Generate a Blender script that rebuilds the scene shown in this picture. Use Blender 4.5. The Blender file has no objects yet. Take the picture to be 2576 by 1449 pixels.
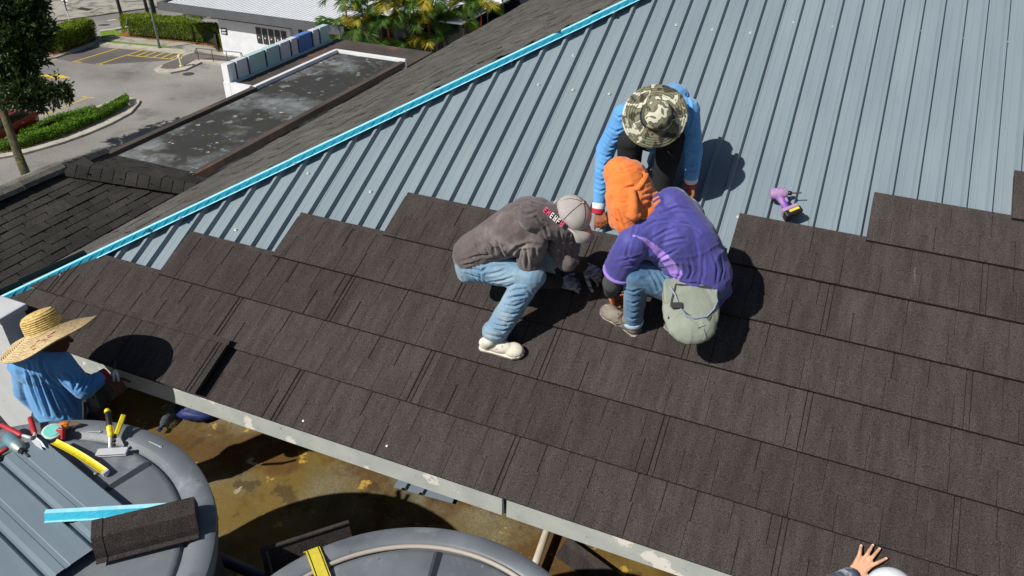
import bpy, bmesh, math, random
import numpy as np
from mathutils import Vector, Matrix, noise
from mathutils.bvhtree import BVHTree
random.seed(7); rng=np.random.default_rng(7)
# ---------------------------------------------------------------- camera, world, sun, exposure
CAMH=18.5; PITCH=math.radians(32.83); ROLL=math.radians(1.056); FPX=1934.0
FW=np.array([0,math.cos(PITCH),-math.sin(PITCH)]); UP0=np.array([0,math.sin(PITCH),math.cos(PITCH)]); RT0=np.array([1.,0,0])
RT=RT0*math.cos(ROLL)+UP0*math.sin(ROLL); UP=-RT0*math.sin(ROLL)+UP0*math.cos(ROLL)
CAM=np.array([0,0,CAMH])
sc=bpy.context.scene
cd=bpy.data.cameras.new('camera'); cam=bpy.data.objects.new('camera',cd); sc.collection.objects.link(cam)
cd.sensor_width=36; cd.lens=36*FPX/2576; cd.clip_end=2000; cd.clip_start=.05
cam.matrix_world=Matrix(((RT[0],UP[0],-FW[0],0),(RT[1],UP[1],-FW[1],0),(RT[2],UP[2],-FW[2],CAMH),(0,0,0,1)))
sc.camera=cam
SUN_AZ=math.radians(32); SUN_EL=math.radians(43.5)
LD=np.array([math.cos(SUN_EL)*math.cos(SUN_AZ),math.cos(SUN_EL)*math.sin(SUN_AZ),-math.sin(SUN_EL)])
wd=bpy.data.worlds.new('World'); sc.world=wd; wd.use_nodes=True
nt=wd.node_tree; sky=nt.nodes.new('ShaderNodeTexSky'); sky.sky_type='NISHITA'; sky.sun_disc=False
sky.sun_elevation=SUN_EL; sky.sun_rotation=math.atan2(-LD[0],-LD[1])%(2*math.pi)
nt.links.new(sky.outputs[0],nt.nodes['Background'].inputs[0]); nt.nodes['Background'].inputs[1].default_value=0.052
sl=bpy.data.lights.new('sun','SUN'); sl.energy=4.9; sl.angle=math.radians(.53); sl.color=(1,.965,.90)
so=bpy.data.objects.new('sun',sl); sc.collection.objects.link(so); so.location=(-20,-15,60)
so.rotation_euler=Vector(LD).to_track_quat('-Z','Y').to_euler()
sc.view_settings.view_transform='Standard'; sc.view_settings.look='None'; sc.view_settings.exposure=0.0; sc.view_settings.gamma=1
# ---------------------------------------------------------------- geometry of the place
AZ=math.radians(-22.16); SL=math.radians(26.42); RD=4.19
E_=np.array([math.cos(AZ),math.sin(AZ),0]); H_=np.array([-math.sin(AZ),math.cos(AZ),0]); Z_=np.array([0,0,1.])
RIB=H_*math.cos(SL)+Z_*math.sin(SL); RN=-H_*math.sin(SL)+Z_*math.cos(SL)
def ray(x,y): return (x-1288)/FPX*RT-(y-724.5)/FPX*UP+FW
def RP(a,s,o=0): return CAM+E_*a+RIB*s+RN*(o-RD)            # point on the front roof slope
def J(x,y,o=0): d=ray(x,y); return CAM+d*((-RD+o)/(RN@d))    # ray to the roof slope raised by o
def G(x,y,z=0): d=ray(x,y); return CAM+d*((z-CAMH)/d[2])     # ray to a level plane
def EH(e,h,z): return np.array([E_[0]*e+H_[0]*h,E_[1]*e+H_[1]*h,z])
def Rz(x,y,dist): d=ray(x,y); return CAM+d*dist
def roofas(x,y,o=0): p=J(x,y,o)-CAM; return p@E_,p@RIB
def planept(x,y,p0,nn): d=ray(x,y); return CAM+d*(((p0-CAM)@nn)/(d@nn))
def lerp(a,b,t): return np.asarray(a)*(1-t)+np.asarray(b)*t
def unit(v): v=np.asarray(v,float); return v/np.linalg.norm(v)
# ---------------------------------------------------------------- helpers
COL=sc.collection; ORG={}
def link(o,parent=None):
    COL.objects.link(o)
    if parent is not None: o.parent=parent
    return o
def org(o): return ORG.get(o.name,np.zeros(3)) if o is not None else np.zeros(3)
def thing(name,label,cat,loc,group=None):
    o=bpy.data.objects.new(name,None); o.empty_display_size=.1; link(o); o.location=Vector(loc); ORG[o.name]=np.array(loc,float)
    return tag(o,label,cat,group)
def tag(o,label=None,cat=None,group=None,kind=None):
    if label: o['label']=label
    if cat: o['category']=cat
    if group: o['group']=group
    if kind: o['kind']=kind
    return o
class MB:
    def __init__(s): s.v=[];s.f=[];s.m=[]
    def add(s,vs,fs,m=0):
        k=len(s.v); s.v.extend([tuple(map(float,q)) for q in vs]); s.f.extend([tuple(i+k for i in f) for f in fs]); s.m.extend([m]*len(fs)); return s
    def poly(s,pts,m=0): return s.add(pts,[tuple(range(len(pts)))],m)
    def box(s,c,ax,ay,az,m=0):
        c,ax,ay,az=[np.asarray(q,float) for q in (c,ax,ay,az)]
        vs=[c+i*ax+j*ay+k*az for k in(-1,1) for j in(-1,1) for i in(-1,1)]
        return s.add(vs,[(0,2,3,1),(4,5,7,6),(0,1,5,4),(2,6,7,3),(0,4,6,2),(1,3,7,5)],m)
    def prism(s,pts,d,m=0):
        n=len(pts); p=[np.asarray(q,float) for q in pts]; q=[x+np.asarray(d) for x in p]
        fs=[tuple(range(n))[::-1],tuple(range(n,2*n))]+[(i,(i+1)%n,n+(i+1)%n,n+i) for i in range(n)]
        return s.add(p+q,fs,m)
    def tube(s,path,r,seg=10,m=0,cap=True,flat=None):
        P=[np.asarray(p,float) for p in path]; n=len(P); R=[r]*n if np.isscalar(r) else list(r)
        t0=unit(P[1]-P[0]); ref=np.array([0,0,1.]) if abs(t0[2])<.9 else np.array([1.,0,0]); u=unit(np.cross(t0,ref)); vs=[]
        for i,p in enumerate(P):
            t=unit(P[min(i+1,n-1)]-P[max(i-1,0)]); u=unit(u-t*(u@t)); w=np.cross(t,u)
            for k in range(seg):
                a=2*math.pi*k/seg; vs.append(p+R[i]*(math.cos(a)*u+math.sin(a)*w))
        fs=[(i*seg+k,i*seg+(k+1)%seg,(i+1)*seg+(k+1)%seg,(i+1)*seg+k) for i in range(n-1) for k in range(seg)]
        if cap: fs+= [tuple(range(seg))[::-1],tuple((n-1)*seg+k for k in range(seg))]
        return s.add(vs,fs,m)
    def lathe(s,c,axis,prof,seg=32,m=0,warp=None):
        axis=unit(axis); ref=np.array([1.,0,0]) if abs(axis[0])<.9 else np.array([0,1.,0]); u=unit(ref-axis*(ref@axis)); w=np.cross(axis,u); vs=[]
        for r,z in prof:
            for k in range(seg):
                a=2*math.pi*k/seg; rr,zz=(r,z) if warp is None else warp(r,z,a)
                vs.append(np.asarray(c)+axis*zz+rr*(math.cos(a)*u+math.sin(a)*w))
        n=len(prof); fs=[(i*seg+k,i*seg+(k+1)%seg,(i+1)*seg+(k+1)%seg,(i+1)*seg+k) for i in range(n-1) for k in range(seg)]
        if prof[0][0]>1e-5: fs.append(tuple(range(seg))[::-1])
        if prof[-1][0]>1e-5: fs.append(tuple((n-1)*seg+k for k in range(seg)))
        return s.add(vs,fs,m)
    def ell(s,c,ax,ay,az,seg=14,rings=9,m=0):
        c,ax,ay,az=[np.asarray(q,float) for q in (c,ax,ay,az)]; vs=[c-az]
        for i in range(1,rings):
            t=math.pi*i/rings-math.pi/2
            for k in range(seg):
                a=2*math.pi*k/seg; vs.append(c+math.cos(t)*(math.cos(a)*ax+math.sin(a)*ay)+math.sin(t)*az)
        vs.append(c+az); L=len(vs)-1; fs=[(0,1+(k+1)%seg,1+k) for k in range(seg)]
        for i in range(rings-2):
            fs+=[(1+i*seg+k,1+i*seg+(k+1)%seg,1+(i+1)*seg+(k+1)%seg,1+(i+1)*seg+k) for k in range(seg)]
        b=1+(rings-2)*seg; fs+=[(b+k,b+(k+1)%seg,L) for k in range(seg)]
        return s.add(vs,fs,m)
    def cap(s,p,q,r0,r1,seg=14,m=0):
        p,q=np.asarray(p,float),np.asarray(q,float); t=unit(q-p); path=[];R=[]
        for i in range(5): a=math.pi/2*(1-i/4.); path.append(p-t*r0*math.sin(a)); R.append(max(r0*math.cos(a),r0*.02))
        for i in range(5): a=math.pi/2*i/4.; path.append(q+t*r1*math.sin(a)); R.append(max(r1*math.cos(a),r1*.02))
        return s.tube(path,R,seg,m)
    def mesh(s,name,mats,off=None,smooth=False):
        me=bpy.data.meshes.new(name); o=np.zeros(3) if off is None else off
        v=np.array(s.v)-o; me.from_pydata(v.tolist(),[],s.f)
        for m in (mats if isinstance(mats,(list,tuple)) else [mats]): me.materials.append(m)
        me.polygons.foreach_set('material_index',s.m)
        if smooth: me.polygons.foreach_set('use_smooth',[True]*len(s.f))
        me.update(); return me
    def build(s,name,mats,parent=None,smooth=False,bevel=0,kind=None,auto=None,label=None):
        off=org(parent) if parent is not None else np.array(s.v).mean(0)
        if parent is None: off[2]=np.array(s.v)[:,2].min()
        o=bpy.data.objects.new(name,s.mesh(name,mats,off,smooth)); link(o,parent); ORG[o.name]=off if parent is None else org(parent)
        if parent is None: o.location=Vector(off)
        if bevel:
            b=o.modifiers.new('bevel','BEVEL'); b.width=bevel; b.segments=2; b.limit_method='ANGLE'; b.angle_limit=math.radians(40)
        if auto:
            mod=o.modifiers.new('split','EDGE_SPLIT'); mod.split_angle=math.radians(auto)
        if kind: o['kind']=kind
        if label: o['label']=label
        return o
def place(name,me,M,parent=None):
    o=bpy.data.objects.new(name,me); link(o,parent); off=org(parent) if parent is not None else np.zeros(3)
    o.matrix_basis=Matrix.Translation(Vector(-off))@M; ORG[o.name]=off; return o
def mframe(x,y,z,t):
    return Matrix(((x[0],y[0],z[0],t[0]),(x[1],y[1],z[1],t[1]),(x[2],y[2],z[2],t[2]),(0,0,0,1)))
# ---------------------------------------------------------------- materials
def lin(c):
    f=lambda u:(u/12.92 if u<=.04045 else ((u+.055)/1.055)**2.4); return tuple(f(x/255.) for x in c)
def mat(name,c1,c2=None,rough=.7,metal=0,nscale=8,bump=0,bscale=60,spec=.5,stain=None,detail=5,coord='Position',stretch=None,ramp=(.35,.65),sheen=0,grain=None,trans=0,vary=0):
    m=bpy.data.materials.new(name); m.use_nodes=True; t=m.node_tree; N=t.nodes; L=t.links; b=N['Principled BSDF']
    b.inputs['Roughness'].default_value=rough; b.inputs['Metallic'].default_value=metal; b.inputs['Specular IOR Level'].default_value=spec
    if trans: b.inputs['Transmission Weight'].default_value=trans
    if sheen: b.inputs['Sheen Weight'].default_value=sheen
    if coord=='Position': src=N.new('ShaderNodeNewGeometry').outputs['Position']
    else: src=N.new('ShaderNodeTexCoord').outputs[coord]
    if stretch:
        mp=N.new('ShaderNodeMapping'); mp.inputs['Scale'].default_value=stretch; L.new(src,mp.inputs[0]); src2=mp.outputs[0]
        if coord=='Object':
            oi=N.new('ShaderNodeObjectInfo'); mm=N.new('ShaderNodeMath'); mm.operation='MULTIPLY'; mm.inputs[1].default_value=37.; L.new(oi.outputs['Random'],mm.inputs[0])
            cx=N.new('ShaderNodeCombineXYZ'); L.new(mm.outputs[0],cx.inputs[0]); L.new(mm.outputs[0],cx.inputs[1]); L.new(cx.outputs[0],mp.inputs['Location'])
    else: src2=src
    def nz(s,v,det=5,rg=.55):
        n=N.new('ShaderNodeTexNoise'); n.inputs['Scale'].default_value=v; n.inputs['Detail'].default_value=det; n.inputs['Roughness'].default_value=rg; L.new(s,n.inputs['Vector']); return n.outputs['Fac']
    def rp(fac,a,bb,ca,cb):
        r=N.new('ShaderNodeValToRGB'); r.color_ramp.elements[0].position=a; r.color_ramp.elements[1].position=bb
        r.color_ramp.elements[0].color=(*ca,1); r.color_ramp.elements[1].color=(*cb,1); L.new(fac,r.inputs[0]); return r.outputs[0]
    def mix(fac,a,bb,mode='MIX'):
        x=N.new('ShaderNodeMix'); x.data_type='RGBA'; x.blend_type=mode
        if hasattr(fac,'links'): L.new(fac,x.inputs[0])
        else: x.inputs[0].default_value=fac
        for i,q in((6,a),(7,bb)):
            if hasattr(q,'links'): L.new(q,x.inputs[i])
            else: x.inputs[i].default_value=(*q,1)
        return x.outputs[2]
    col=c1
    if c2 is not None: col=rp(nz(src2,nscale,detail),ramp[0],ramp[1],c1,c2)
    if grain: # (scale, dark, light)
        g=rp(nz(src,grain[0],2,.7),.36,.64,(grain[1],)*3,(grain[2],)*3); col=mix(1.0,col,g,'MULTIPLY')
    if stain:
        for (sc_,lo,hi,cc,am) in stain:
            f=rp(nz(src2,sc_,7,.62),lo,hi,(0,0,0),(am,)*3); col=mix(f,col,cc)
    if vary:
        oi2=N.new('ShaderNodeObjectInfo'); v2=rp(oi2.outputs['Random'],0,1,(1-vary,)*3,(1+vary,)*3); col=mix(1.0,col,v2,'MULTIPLY')
    if hasattr(col,'links'): L.new(col,b.inputs['Base Color'])
    else: b.inputs['Base Color'].default_value=(*col,1)
    if bump:
        bp=N.new('ShaderNodeBump'); bp.inputs['Strength'].default_value=bump; bp.inputs['Distance'].default_value=.01
        L.new(nz(src2,bscale,4),bp.inputs['Height']); L.new(bp.outputs[0],b.inputs['Normal'])
    return m
M={}
M['tile']=mat('stone_tile',lin((61,55,53)),lin((72,66,64)),rough=.95,nscale=3,coord='Object',grain=(190,.45,1.6),bump=.45,bscale=55,stretch=(7,1.2,4),spec=.15,vary=.13,stain=[(.55,.58,.76,lin((88,83,79)),.3),(2.2,.72,.77,lin((150,146,140)),.35)])
M['tile_under']=mat('tile_underside',(.02,.02,.02),rough=.8)
M['tile_lip_shade']=mat('tile_drip_edge_shade',lin((36,31,28)),lin((48,42,38)),rough=.95,nscale=40)  # dark colour painted on the tile lip to stand for its shade
M['steel']=mat('blue_grey_steel',lin((122,135,144)),lin((131,144,152)),rough=.48,nscale=.9,spec=.4,coord='Object',stretch=(5,.8,1),vary=.035,stain=[(1.1,.60,.76,lin((142,150,152)),.5),(5,.69,.72,lin((104,112,118)),.35),(26,.735,.75,lin((205,210,212)),.8)],bump=.02,bscale=60)
M['steel2']=mat('blue_grey_steel_offcut',lin((112,126,136)),lin((122,136,146)),rough=.42,nscale=1.5,spec=.4)
M['film']=mat('blue_film',lin((60,196,230)),lin((84,208,236)),rough=.22,metal=.15,nscale=30,bump=.08,bscale=60,spec=.7)
M['film_glint']=mat('blue_film_lip_glint',lin((150,222,238)),lin((176,232,244)),rough=.25,nscale=30,spec=.7)  # sun glint on the flashing flanges, painted as a paler film
M['fascia']=mat('weathered_fascia',lin((170,175,170)),lin((184,188,181)),rough=.8,nscale=6,stain=[(4,.57,.60,lin((226,222,212)),.95),(28,.63,.68,lin((110,118,118)),.6)])
M['shingle']=mat('asphalt_shingle',lin((78,76,73)),lin((98,95,90)),rough=.95,nscale=3,grain=(120,.5,1.5),spec=.2,bump=.3,bscale=150,vary=.12)
M['shingle_shade']=mat('shaded_shingle',lin((56,54,51)),lin((70,67,63)),rough=.95,nscale=2.5,grain=(120,.5,1.5),spec=.2,bump=.3,bscale=150,vary=.18)  # darker shingle copy, shade of the slope turned from the sun painted in
M['lichen']=mat('old_ridge_cap',lin((92,88,82)),lin((128,124,114)),rough=.95,nscale=7,grain=(100,.6,1.4))
M['black']=mat('black_plastic',lin((28,28,30)),rough=.45)
M['white']=mat('white_paint',lin((228,229,232)),lin((218,219,222)),rough=.7,nscale=2)
M['oldwhite']=mat('stained_white_wall',lin((205,207,208)),lin((188,192,194)),rough=.85,nscale=3,stain=[(3.2,.60,.66,lin((95,98,100)),.9),(14,.66,.70,lin((70,72,72)),.7)])
M['asphalt']=mat('asphalt',lin((118,114,110)),lin((160,156,150)),rough=.9,nscale=.10,grain=(9,.85,1.15),stain=[(.35,.56,.68,lin((92,88,86)),.6)],detail=6)
M['asphalt2']=mat('asphalt_bay',lin((92,86,84)),lin((112,105,102)),rough=.9,nscale=.3,grain=(9,.85,1.15))
M['road']=mat('road_asphalt',lin((128,122,116)),lin((146,140,134)),rough=.9,nscale=.2,grain=(9,.85,1.15),stain=[(.5,.58,.66,lin((104,100,98)),.6)])
M['concrete']=mat('pale_concrete',lin((192,186,172)),lin((168,162,150)),rough=.9,nscale=1.2,stain=[(.9,.56,.66,lin((110,108,100)),.6)])
M['paving']=mat('paving',lin((170,166,154)),lin((148,144,134)),rough=.9,nscale=.8,stain=[(.8,.52,.60,lin((96,94,86)),.7)])
M['yellow_line']=mat('yellow_road_paint',lin((232,196,32)),lin((214,180,40)),rough=.7,nscale=4)
M['grass']=mat('grass',lin((86,118,26)),lin((120,146,38)),rough=.9,nscale=4)
M['soil']=mat('leaf_litter',lin((120,78,40)),lin((164,112,52)),rough=.95,nscale=5)
M['slab']=mat('mossy_slab',lin((136,140,141)),lin((98,101,101)),rough=.85,nscale=1.1,stain=[(.30,.42,.54,lin((40,39,36)),.94),(1.5,.53,.63,lin((56,50,32)),.75),(3.4,.60,.66,lin((150,154,154)),.6),(3.0,.68,.70,lin((208,210,208)),.8)],stretch=(1,1,1))
M['coping']=mat('brown_coping',lin((64,57,52)),lin((84,74,67)),rough=.9,nscale=.6,stain=[(.35,.56,.66,lin((150,98,76)),.7)])
M['floor']=mat('mossy_terrace',lin((90,83,62)),lin((128,122,100)),rough=.6,nscale=2.6,bump=.5,bscale=16,grain=(60,.75,1.25),stain=[(.9,.42,.56,lin((116,94,34)),.85),(1.7,.47,.57,lin((92,64,26)),.85),(4.5,.56,.62,lin((66,54,30)),.7),(7,.63,.66,lin((196,160,72)),.8),(3.2,.66,.69,lin((205,198,176)),.8)])
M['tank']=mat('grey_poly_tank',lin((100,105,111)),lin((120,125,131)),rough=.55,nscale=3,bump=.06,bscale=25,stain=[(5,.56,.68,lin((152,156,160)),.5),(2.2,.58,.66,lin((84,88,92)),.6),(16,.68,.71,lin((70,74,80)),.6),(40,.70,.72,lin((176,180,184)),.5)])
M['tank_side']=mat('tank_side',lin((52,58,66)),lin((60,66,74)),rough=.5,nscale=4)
M['brown_pipe']=mat('pale_conduit',lin((196,186,168)),lin((176,166,150)),rough=.6,nscale=12)
M['pvc']=mat('grey_pvc',lin((168,176,182)),rough=.4)
M['dark_pipe']=mat('dark_pipe',lin((58,66,76)),rough=.45)
M['strap']=mat('yellow_strap',lin((222,206,62)),lin((208,190,60)),rough=.8,nscale=30,bump=.3,bscale=300)
M['strapline']=mat('strap_stitch',lin((70,66,30)),rough=.8)
M['hose']=mat('beige_cord',lin((176,166,154)),rough=.7)
M['chrome']=mat('worn_steel',lin((222,224,226)),rough=.35,metal=.25,spec=.8)
M['rust_steel']=mat('rusty_plier_steel',lin((168,150,128)),lin((140,112,86)),rough=.5,metal=.6,nscale=40)
M['screw']=mat('zinc_screw',lin((205,208,210)),rough=.4,metal=.3,spec=.8)
M['red']=mat('red_plastic',lin((182,46,54)),lin((140,44,46)),rough=.5,nscale=45,ramp=(.5,.75))
M['orange_pl']=mat('orange_plastic',lin((226,130,40)),rough=.5)
M['yellow']=mat('yellow_plastic',lin((236,212,30)),lin((196,172,60)),rough=.5,nscale=40,ramp=(.5,.78))
M['teal']=mat('pale_teal_plastic',lin((128,214,204)),rough=.4)
M['mint']=mat('mint_rubber',lin((196,216,206)),lin((150,160,152)),rough=.6,nscale=40,ramp=(.5,.75))
M['drill']=mat('blue_grey_plastic',lin((88,124,140)),lin((104,140,152)),rough=.5,nscale=20)
M['alu']=mat('cast_alloy',lin((158,168,166)),rough=.45,metal=.5)
M['purple_pl']=mat('purple_plastic',lin((132,84,176)),lin((168,138,170)),rough=.55,nscale=25,ramp=(.45,.7))
M['dusty_purple']=mat('dusty_purple',lin((176,146,178)),lin((160,124,172)),rough=.8,nscale=30)
M['label']=mat('yellow_label',lin((222,196,70)),rough=.5)
M['skin']=mat('tanned_skin',lin((150,92,62)),lin((166,104,72)),rough=.55,nscale=20,bump=.15,bscale=120,spec=.35)
M['skin_dark']=mat('dark_tanned_skin',lin((98,56,40)),lin((112,66,48)),rough=.5,nscale=20,bump=.15,bscale=120,spec=.35)
M['skin_light']=mat('light_skin',lin((212,160,128)),lin((222,170,138)),rough=.55,nscale=20,bump=.15,bscale=120,spec=.35)
M['nail']=mat('fingernail',lin((232,196,178)),rough=.35)
M['jeans']=mat('faded_jeans',lin((88,126,158)),lin((138,164,182)),rough=.9,nscale=4.5,bump=.4,bscale=180,grain=(260,.82,1.2),stain=[(3.5,.52,.66,lin((176,180,172)),.7),(18,.70,.72,lin((220,220,214)),.6)],sheen=.2)
M['jeans2']=mat('mid_blue_jeans',lin((58,94,130)),lin((100,138,170)),rough=.9,nscale=7,bump=.4,bscale=180,sheen=.2,grain=(260,.8,1.2))
M['hem']=mat('frayed_denim',lin((176,200,216)),rough=.95)
M['greyshirt']=mat('dusty_charcoal_cotton',lin((86,76,76)),lin((98,88,86)),rough=.95,nscale=6,bump=.3,bscale=250,stain=[(3.4,.50,.68,lin((152,142,138)),.7),(14,.60,.70,lin((136,126,120)),.4)],sheen=.3,grain=(200,.85,1.15))
M['darksleeve']=mat('dark_sleeve',lin((50,44,44)),rough=.95)
M['wrapcloth']=mat('charcoal_jersey',lin((84,74,76)),lin((98,88,90)),rough=.95,nscale=6,bump=.3,bscale=250,sheen=.3)
M['capgrey']=mat('pale_grey_cap',lin((178,172,168)),lin((160,154,150)),rough=.9,nscale=14,bump=.2,bscale=250)
M['stitch']=mat('dark_stitch',lin((58,54,56)),rough=.9)
M['glove']=mat('grey_knit_glove',lin((96,104,120)),lin((170,174,180)),rough=.95,nscale=9,stretch=(1,1,10),ramp=(.45,.55),bump=.5,bscale=60)
M['pink']=mat('pink_print',lin((226,84,120)),rough=.8)
M['print']=mat('white_print',lin((226,222,220)),rough=.8)
M['whiteshoe']=mat('worn_white_shoe',lin((226,218,202)),lin((206,198,182)),rough=.7,nscale=12,stain=[(22,.62,.66,lin((110,114,110)),.8)])
M['greyshoe']=mat('worn_grey_shoe',lin((138,130,118)),lin((112,104,94)),rough=.85,nscale=14,stain=[(20,.66,.69,lin((210,206,196)),.7)])
M['sole']=mat('grey_rubber_sole',lin((158,154,144)),lin((130,126,116)),rough=.8,nscale=18)
M['lace']=mat('brown_lace',lin((92,62,58)),rough=.9)
M['purple']=mat('indigo_polyester',lin((60,58,138)),lin((74,72,152)),rough=.65,nscale=3,bump=.25,bscale=160,sheen=.3,grain=(220,.9,1.1))
M['lilac']=mat('lilac_polyester',lin((162,128,222)),rough=.55,sheen=.3)
M['orange']=mat('orange_cotton',lin((218,108,36)),lin((236,136,62)),rough=.9,nscale=5,bump=.35,bscale=150,sheen=.3,grain=(220,.88,1.1))
M['armsleeve']=mat('charcoal_knit_sleeve',lin((62,64,66)),lin((74,76,78)),rough=.95,nscale=60,bump=.3,bscale=200)
M['pouch']=mat('dusty_green_canvas',lin((132,140,126)),lin((150,156,142)),rough=.95,nscale=6,stain=[(5,.60,.68,lin((104,112,92)),.7),(40,.72,.74,lin((130,96,66)),.6)],bump=.3,bscale=200)
M['pouch_in']=mat('olive_canvas',lin((92,92,66)),rough=.95)
M['binding']=mat('blue_grey_binding',lin((140,152,176)),rough=.9)
M['webbing']=mat('dark_webbing',lin((56,54,52)),rough=.9)
M['bluepolo']=mat('sky_blue_cotton',lin((84,148,210)),lin((104,170,226)),rough=.9,nscale=3.5,bump=.3,bscale=150,sheen=.3,grain=(220,.9,1.1))
M['blacktrousers']=mat('black_cotton',lin((22,22,25)),lin((30,30,33)),rough=.9,nscale=6,bump=.2,bscale=200)
M['cuffwhite']=mat('white_rib_cuff',lin((226,228,234)),rough=.9)
M['cuffred']=mat('red_rib_cuff',lin((186,38,60)),rough=.9)
M['cap_white']=mat('white_cap_cotton',lin((238,240,244)),rough=.9,bump=.2,bscale=60)
M['stripe']=mat('grey_striped_sleeve',lin((88,96,110)),lin((160,168,178)),rough=.9,nscale=1.2,stretch=(14,14,14),ramp=(.48,.52),detail=1)
M['sock']=mat('dark_sock',lin((30,30,36)),rough=.95)
def straw():
    m=mat('woven_straw',lin((196,170,122)),lin((230,210,168)),rough=.75,nscale=55,coord='Object',grain=(190,.7,1.25)); t=m.node_tree;N=t.nodes;L=t.links;b=N['Principled BSDF']
    tc=N.new('ShaderNodeTexCoord'); s=N.new('ShaderNodeSeparateXYZ'); L.new(tc.outputs['UV'],s.inputs[0])
    w=N.new('ShaderNodeMath'); w.operation='MULTIPLY'; w.inputs[1].default_value=22*2*math.pi; L.new(s.outputs[0],w.inputs[0])
    sn=N.new('ShaderNodeMath'); sn.operation='SINE'; L.new(w.outputs[0],sn.inputs[0])
    bp=N.new('ShaderNodeBump'); bp.inputs['Strength'].default_value=.9; bp.inputs['Distance'].default_value=.004; L.new(sn.outputs[0],bp.inputs['Height']); L.new(bp.outputs[0],b.inputs['Normal'])
    return m
M['straw']=straw(); M['strawcrown']=mat('golden_straw',lin((188,154,76)),lin((228,204,134)),rough=.6,nscale=55,grain=(190,.7,1.25))
M['strawdye']=mat('red_dyed_straw',lin((206,92,78)),rough=.75)
def camo():
    m=bpy.data.materials.new('camouflage_cotton'); m.use_nodes=True; t=m.node_tree;N=t.nodes;L=t.links;b=N['Principled BSDF']; b.inputs['Roughness'].default_value=.9
    g=N.new('ShaderNodeNewGeometry'); n=N.new('ShaderNodeTexNoise'); n.inputs['Scale'].default_value=12.5; n.inputs['Detail'].default_value=2; n.inputs['Distortion'].default_value=.35; L.new(g.outputs['Position'],n.inputs['Vector'])
    r=N.new('ShaderNodeValToRGB'); r.color_ramp.interpolation='CONSTANT'; e=r.color_ramp.elements
    cs=[(0,(70,66,56)),(.40,(126,124,100)),(.49,(104,104,84)),(.55,(206,204,184)),(.64,(112,110,90)),(.70,(66,64,56))]
    e[0].position=0; e[0].color=(*lin(cs[0][1]),1); e[1].position=cs[1][0]; e[1].color=(*lin(cs[1][1]),1)
    for p,c in cs[2:]: q=e.new(p); q.color=(*lin(c),1)
    L.new(n.outputs['Fac'],r.inputs[0]); L.new(r.outputs[0],b.inputs['Base Color']); return m
M['camo']=camo(); M['mesh']=mat('green_mesh',lin((76,90,74)),rough=.9,bump=.6,bscale=300)
def leafm(name,c1,c2,sc_=3,tr=.35):
    m=mat(name,lin(c1),lin(c2),rough=.5,nscale=sc_,spec=.35); t=m.node_tree;b=t.nodes['Principled BSDF']
    tl=t.nodes.new('ShaderNodeBsdfTranslucent'); mx=t.nodes.new('ShaderNodeMixShader'); mx.inputs[0].default_value=tr
    src=b.inputs['Base Color'].links[0].from_socket; t.links.new(src,tl.inputs[0]); o=t.nodes['Material Output']
    t.links.new(b.outputs[0],mx.inputs[1]); t.links.new(tl.outputs[0],mx.inputs[2]); t.links.new(mx.outputs[0],o.inputs[0]); return m
M['hedge']=leafm('hedge_leaf',(90,116,20),(150,170,44),2.5,.42)
M['lowhedge']=leafm('low_hedge_leaf',(78,118,20),(122,162,40),2.5,.42)
M['treeleaf']=leafm('tree_leaf',(32,48,22),(62,82,32),1.5,.2)
M['palm']=leafm('palm_leaflet',(60,108,48),(112,146,56),1.2,.4)
M['palmyellow']=leafm('palm_leaflet_yellow',(168,176,52),(212,190,76),1.2,.4)
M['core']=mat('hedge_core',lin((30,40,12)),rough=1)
M['bark']=mat('mossy_bark',lin((60,53,42)),lin((84,76,56)),rough=.95,nscale=6,bump=.7,bscale=25,stain=[(4,.5,.6,lin((92,100,36)),.7)])
M['darkbark']=mat('dark_bark',lin((58,50,44)),lin((74,66,58)),rough=.95,nscale=6,bump=.6,bscale=25)
M['palmstem']=mat('palm_stem',lin((120,104,72)),lin((146,128,84)),rough=.8,nscale=3,stretch=(1,1,8))
M['crownshaft']=mat('red_crownshaft',lin((206,36,22)),lin((226,84,24)),rough=.4,nscale=2)
M['galv']=mat('galvanised',lin((150,160,158)),lin((132,142,142)),rough=.5,metal=.5,nscale=10)
M['greyfascia']=mat('grey_cladding',lin((92,94,98)),lin((84,86,90)),rough=.55,nscale=1)
M['roofwhite']=mat('white_roof_sheet',lin((244,245,247)),lin((236,238,240)),rough=.5,nscale=1)
M['darkglass']=mat('dark_glass',lin((30,32,36)),rough=.08,spec=.6)
M['bronze']=mat('bronze_panel',lin((52,48,46)),lin((62,58,56)),rough=.5,nscale=3)
M['paleteal']=mat('pale_teal_panel',lin((176,206,206)),rough=.6); M['panelblue']=mat('blue_panel',lin((88,128,190)),rough=.6); M['panelwhite']=mat('white_panel',lin((206,210,218)),rough=.6)
M['navy']=mat('navy_slot',lin((24,30,44)),rough=.6)
M['carred']=mat('maroon_car_paint',lin((150,34,44)),rough=.25,spec=.6); M['tyre']=mat('tyre',lin((26,26,27)),rough=.9)
M['taillight']=mat('tail_light',lin((180,20,24)),rough=.15)
M['cone']=mat('faded_red_cone',lin((196,78,62)),rough=.7)
M['hydrant']=mat('cream_hydrant',lin((214,204,156)),rough=.5)
M['iron']=mat('cast_iron',lin((70,66,62)),rough=.8)
M['bluebag']=mat('blue_bag',lin((20,36,96)),rough=.6)
M['bottle']=mat('clear_plastic',lin((210,225,235)),rough=.1,trans=.9)
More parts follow.
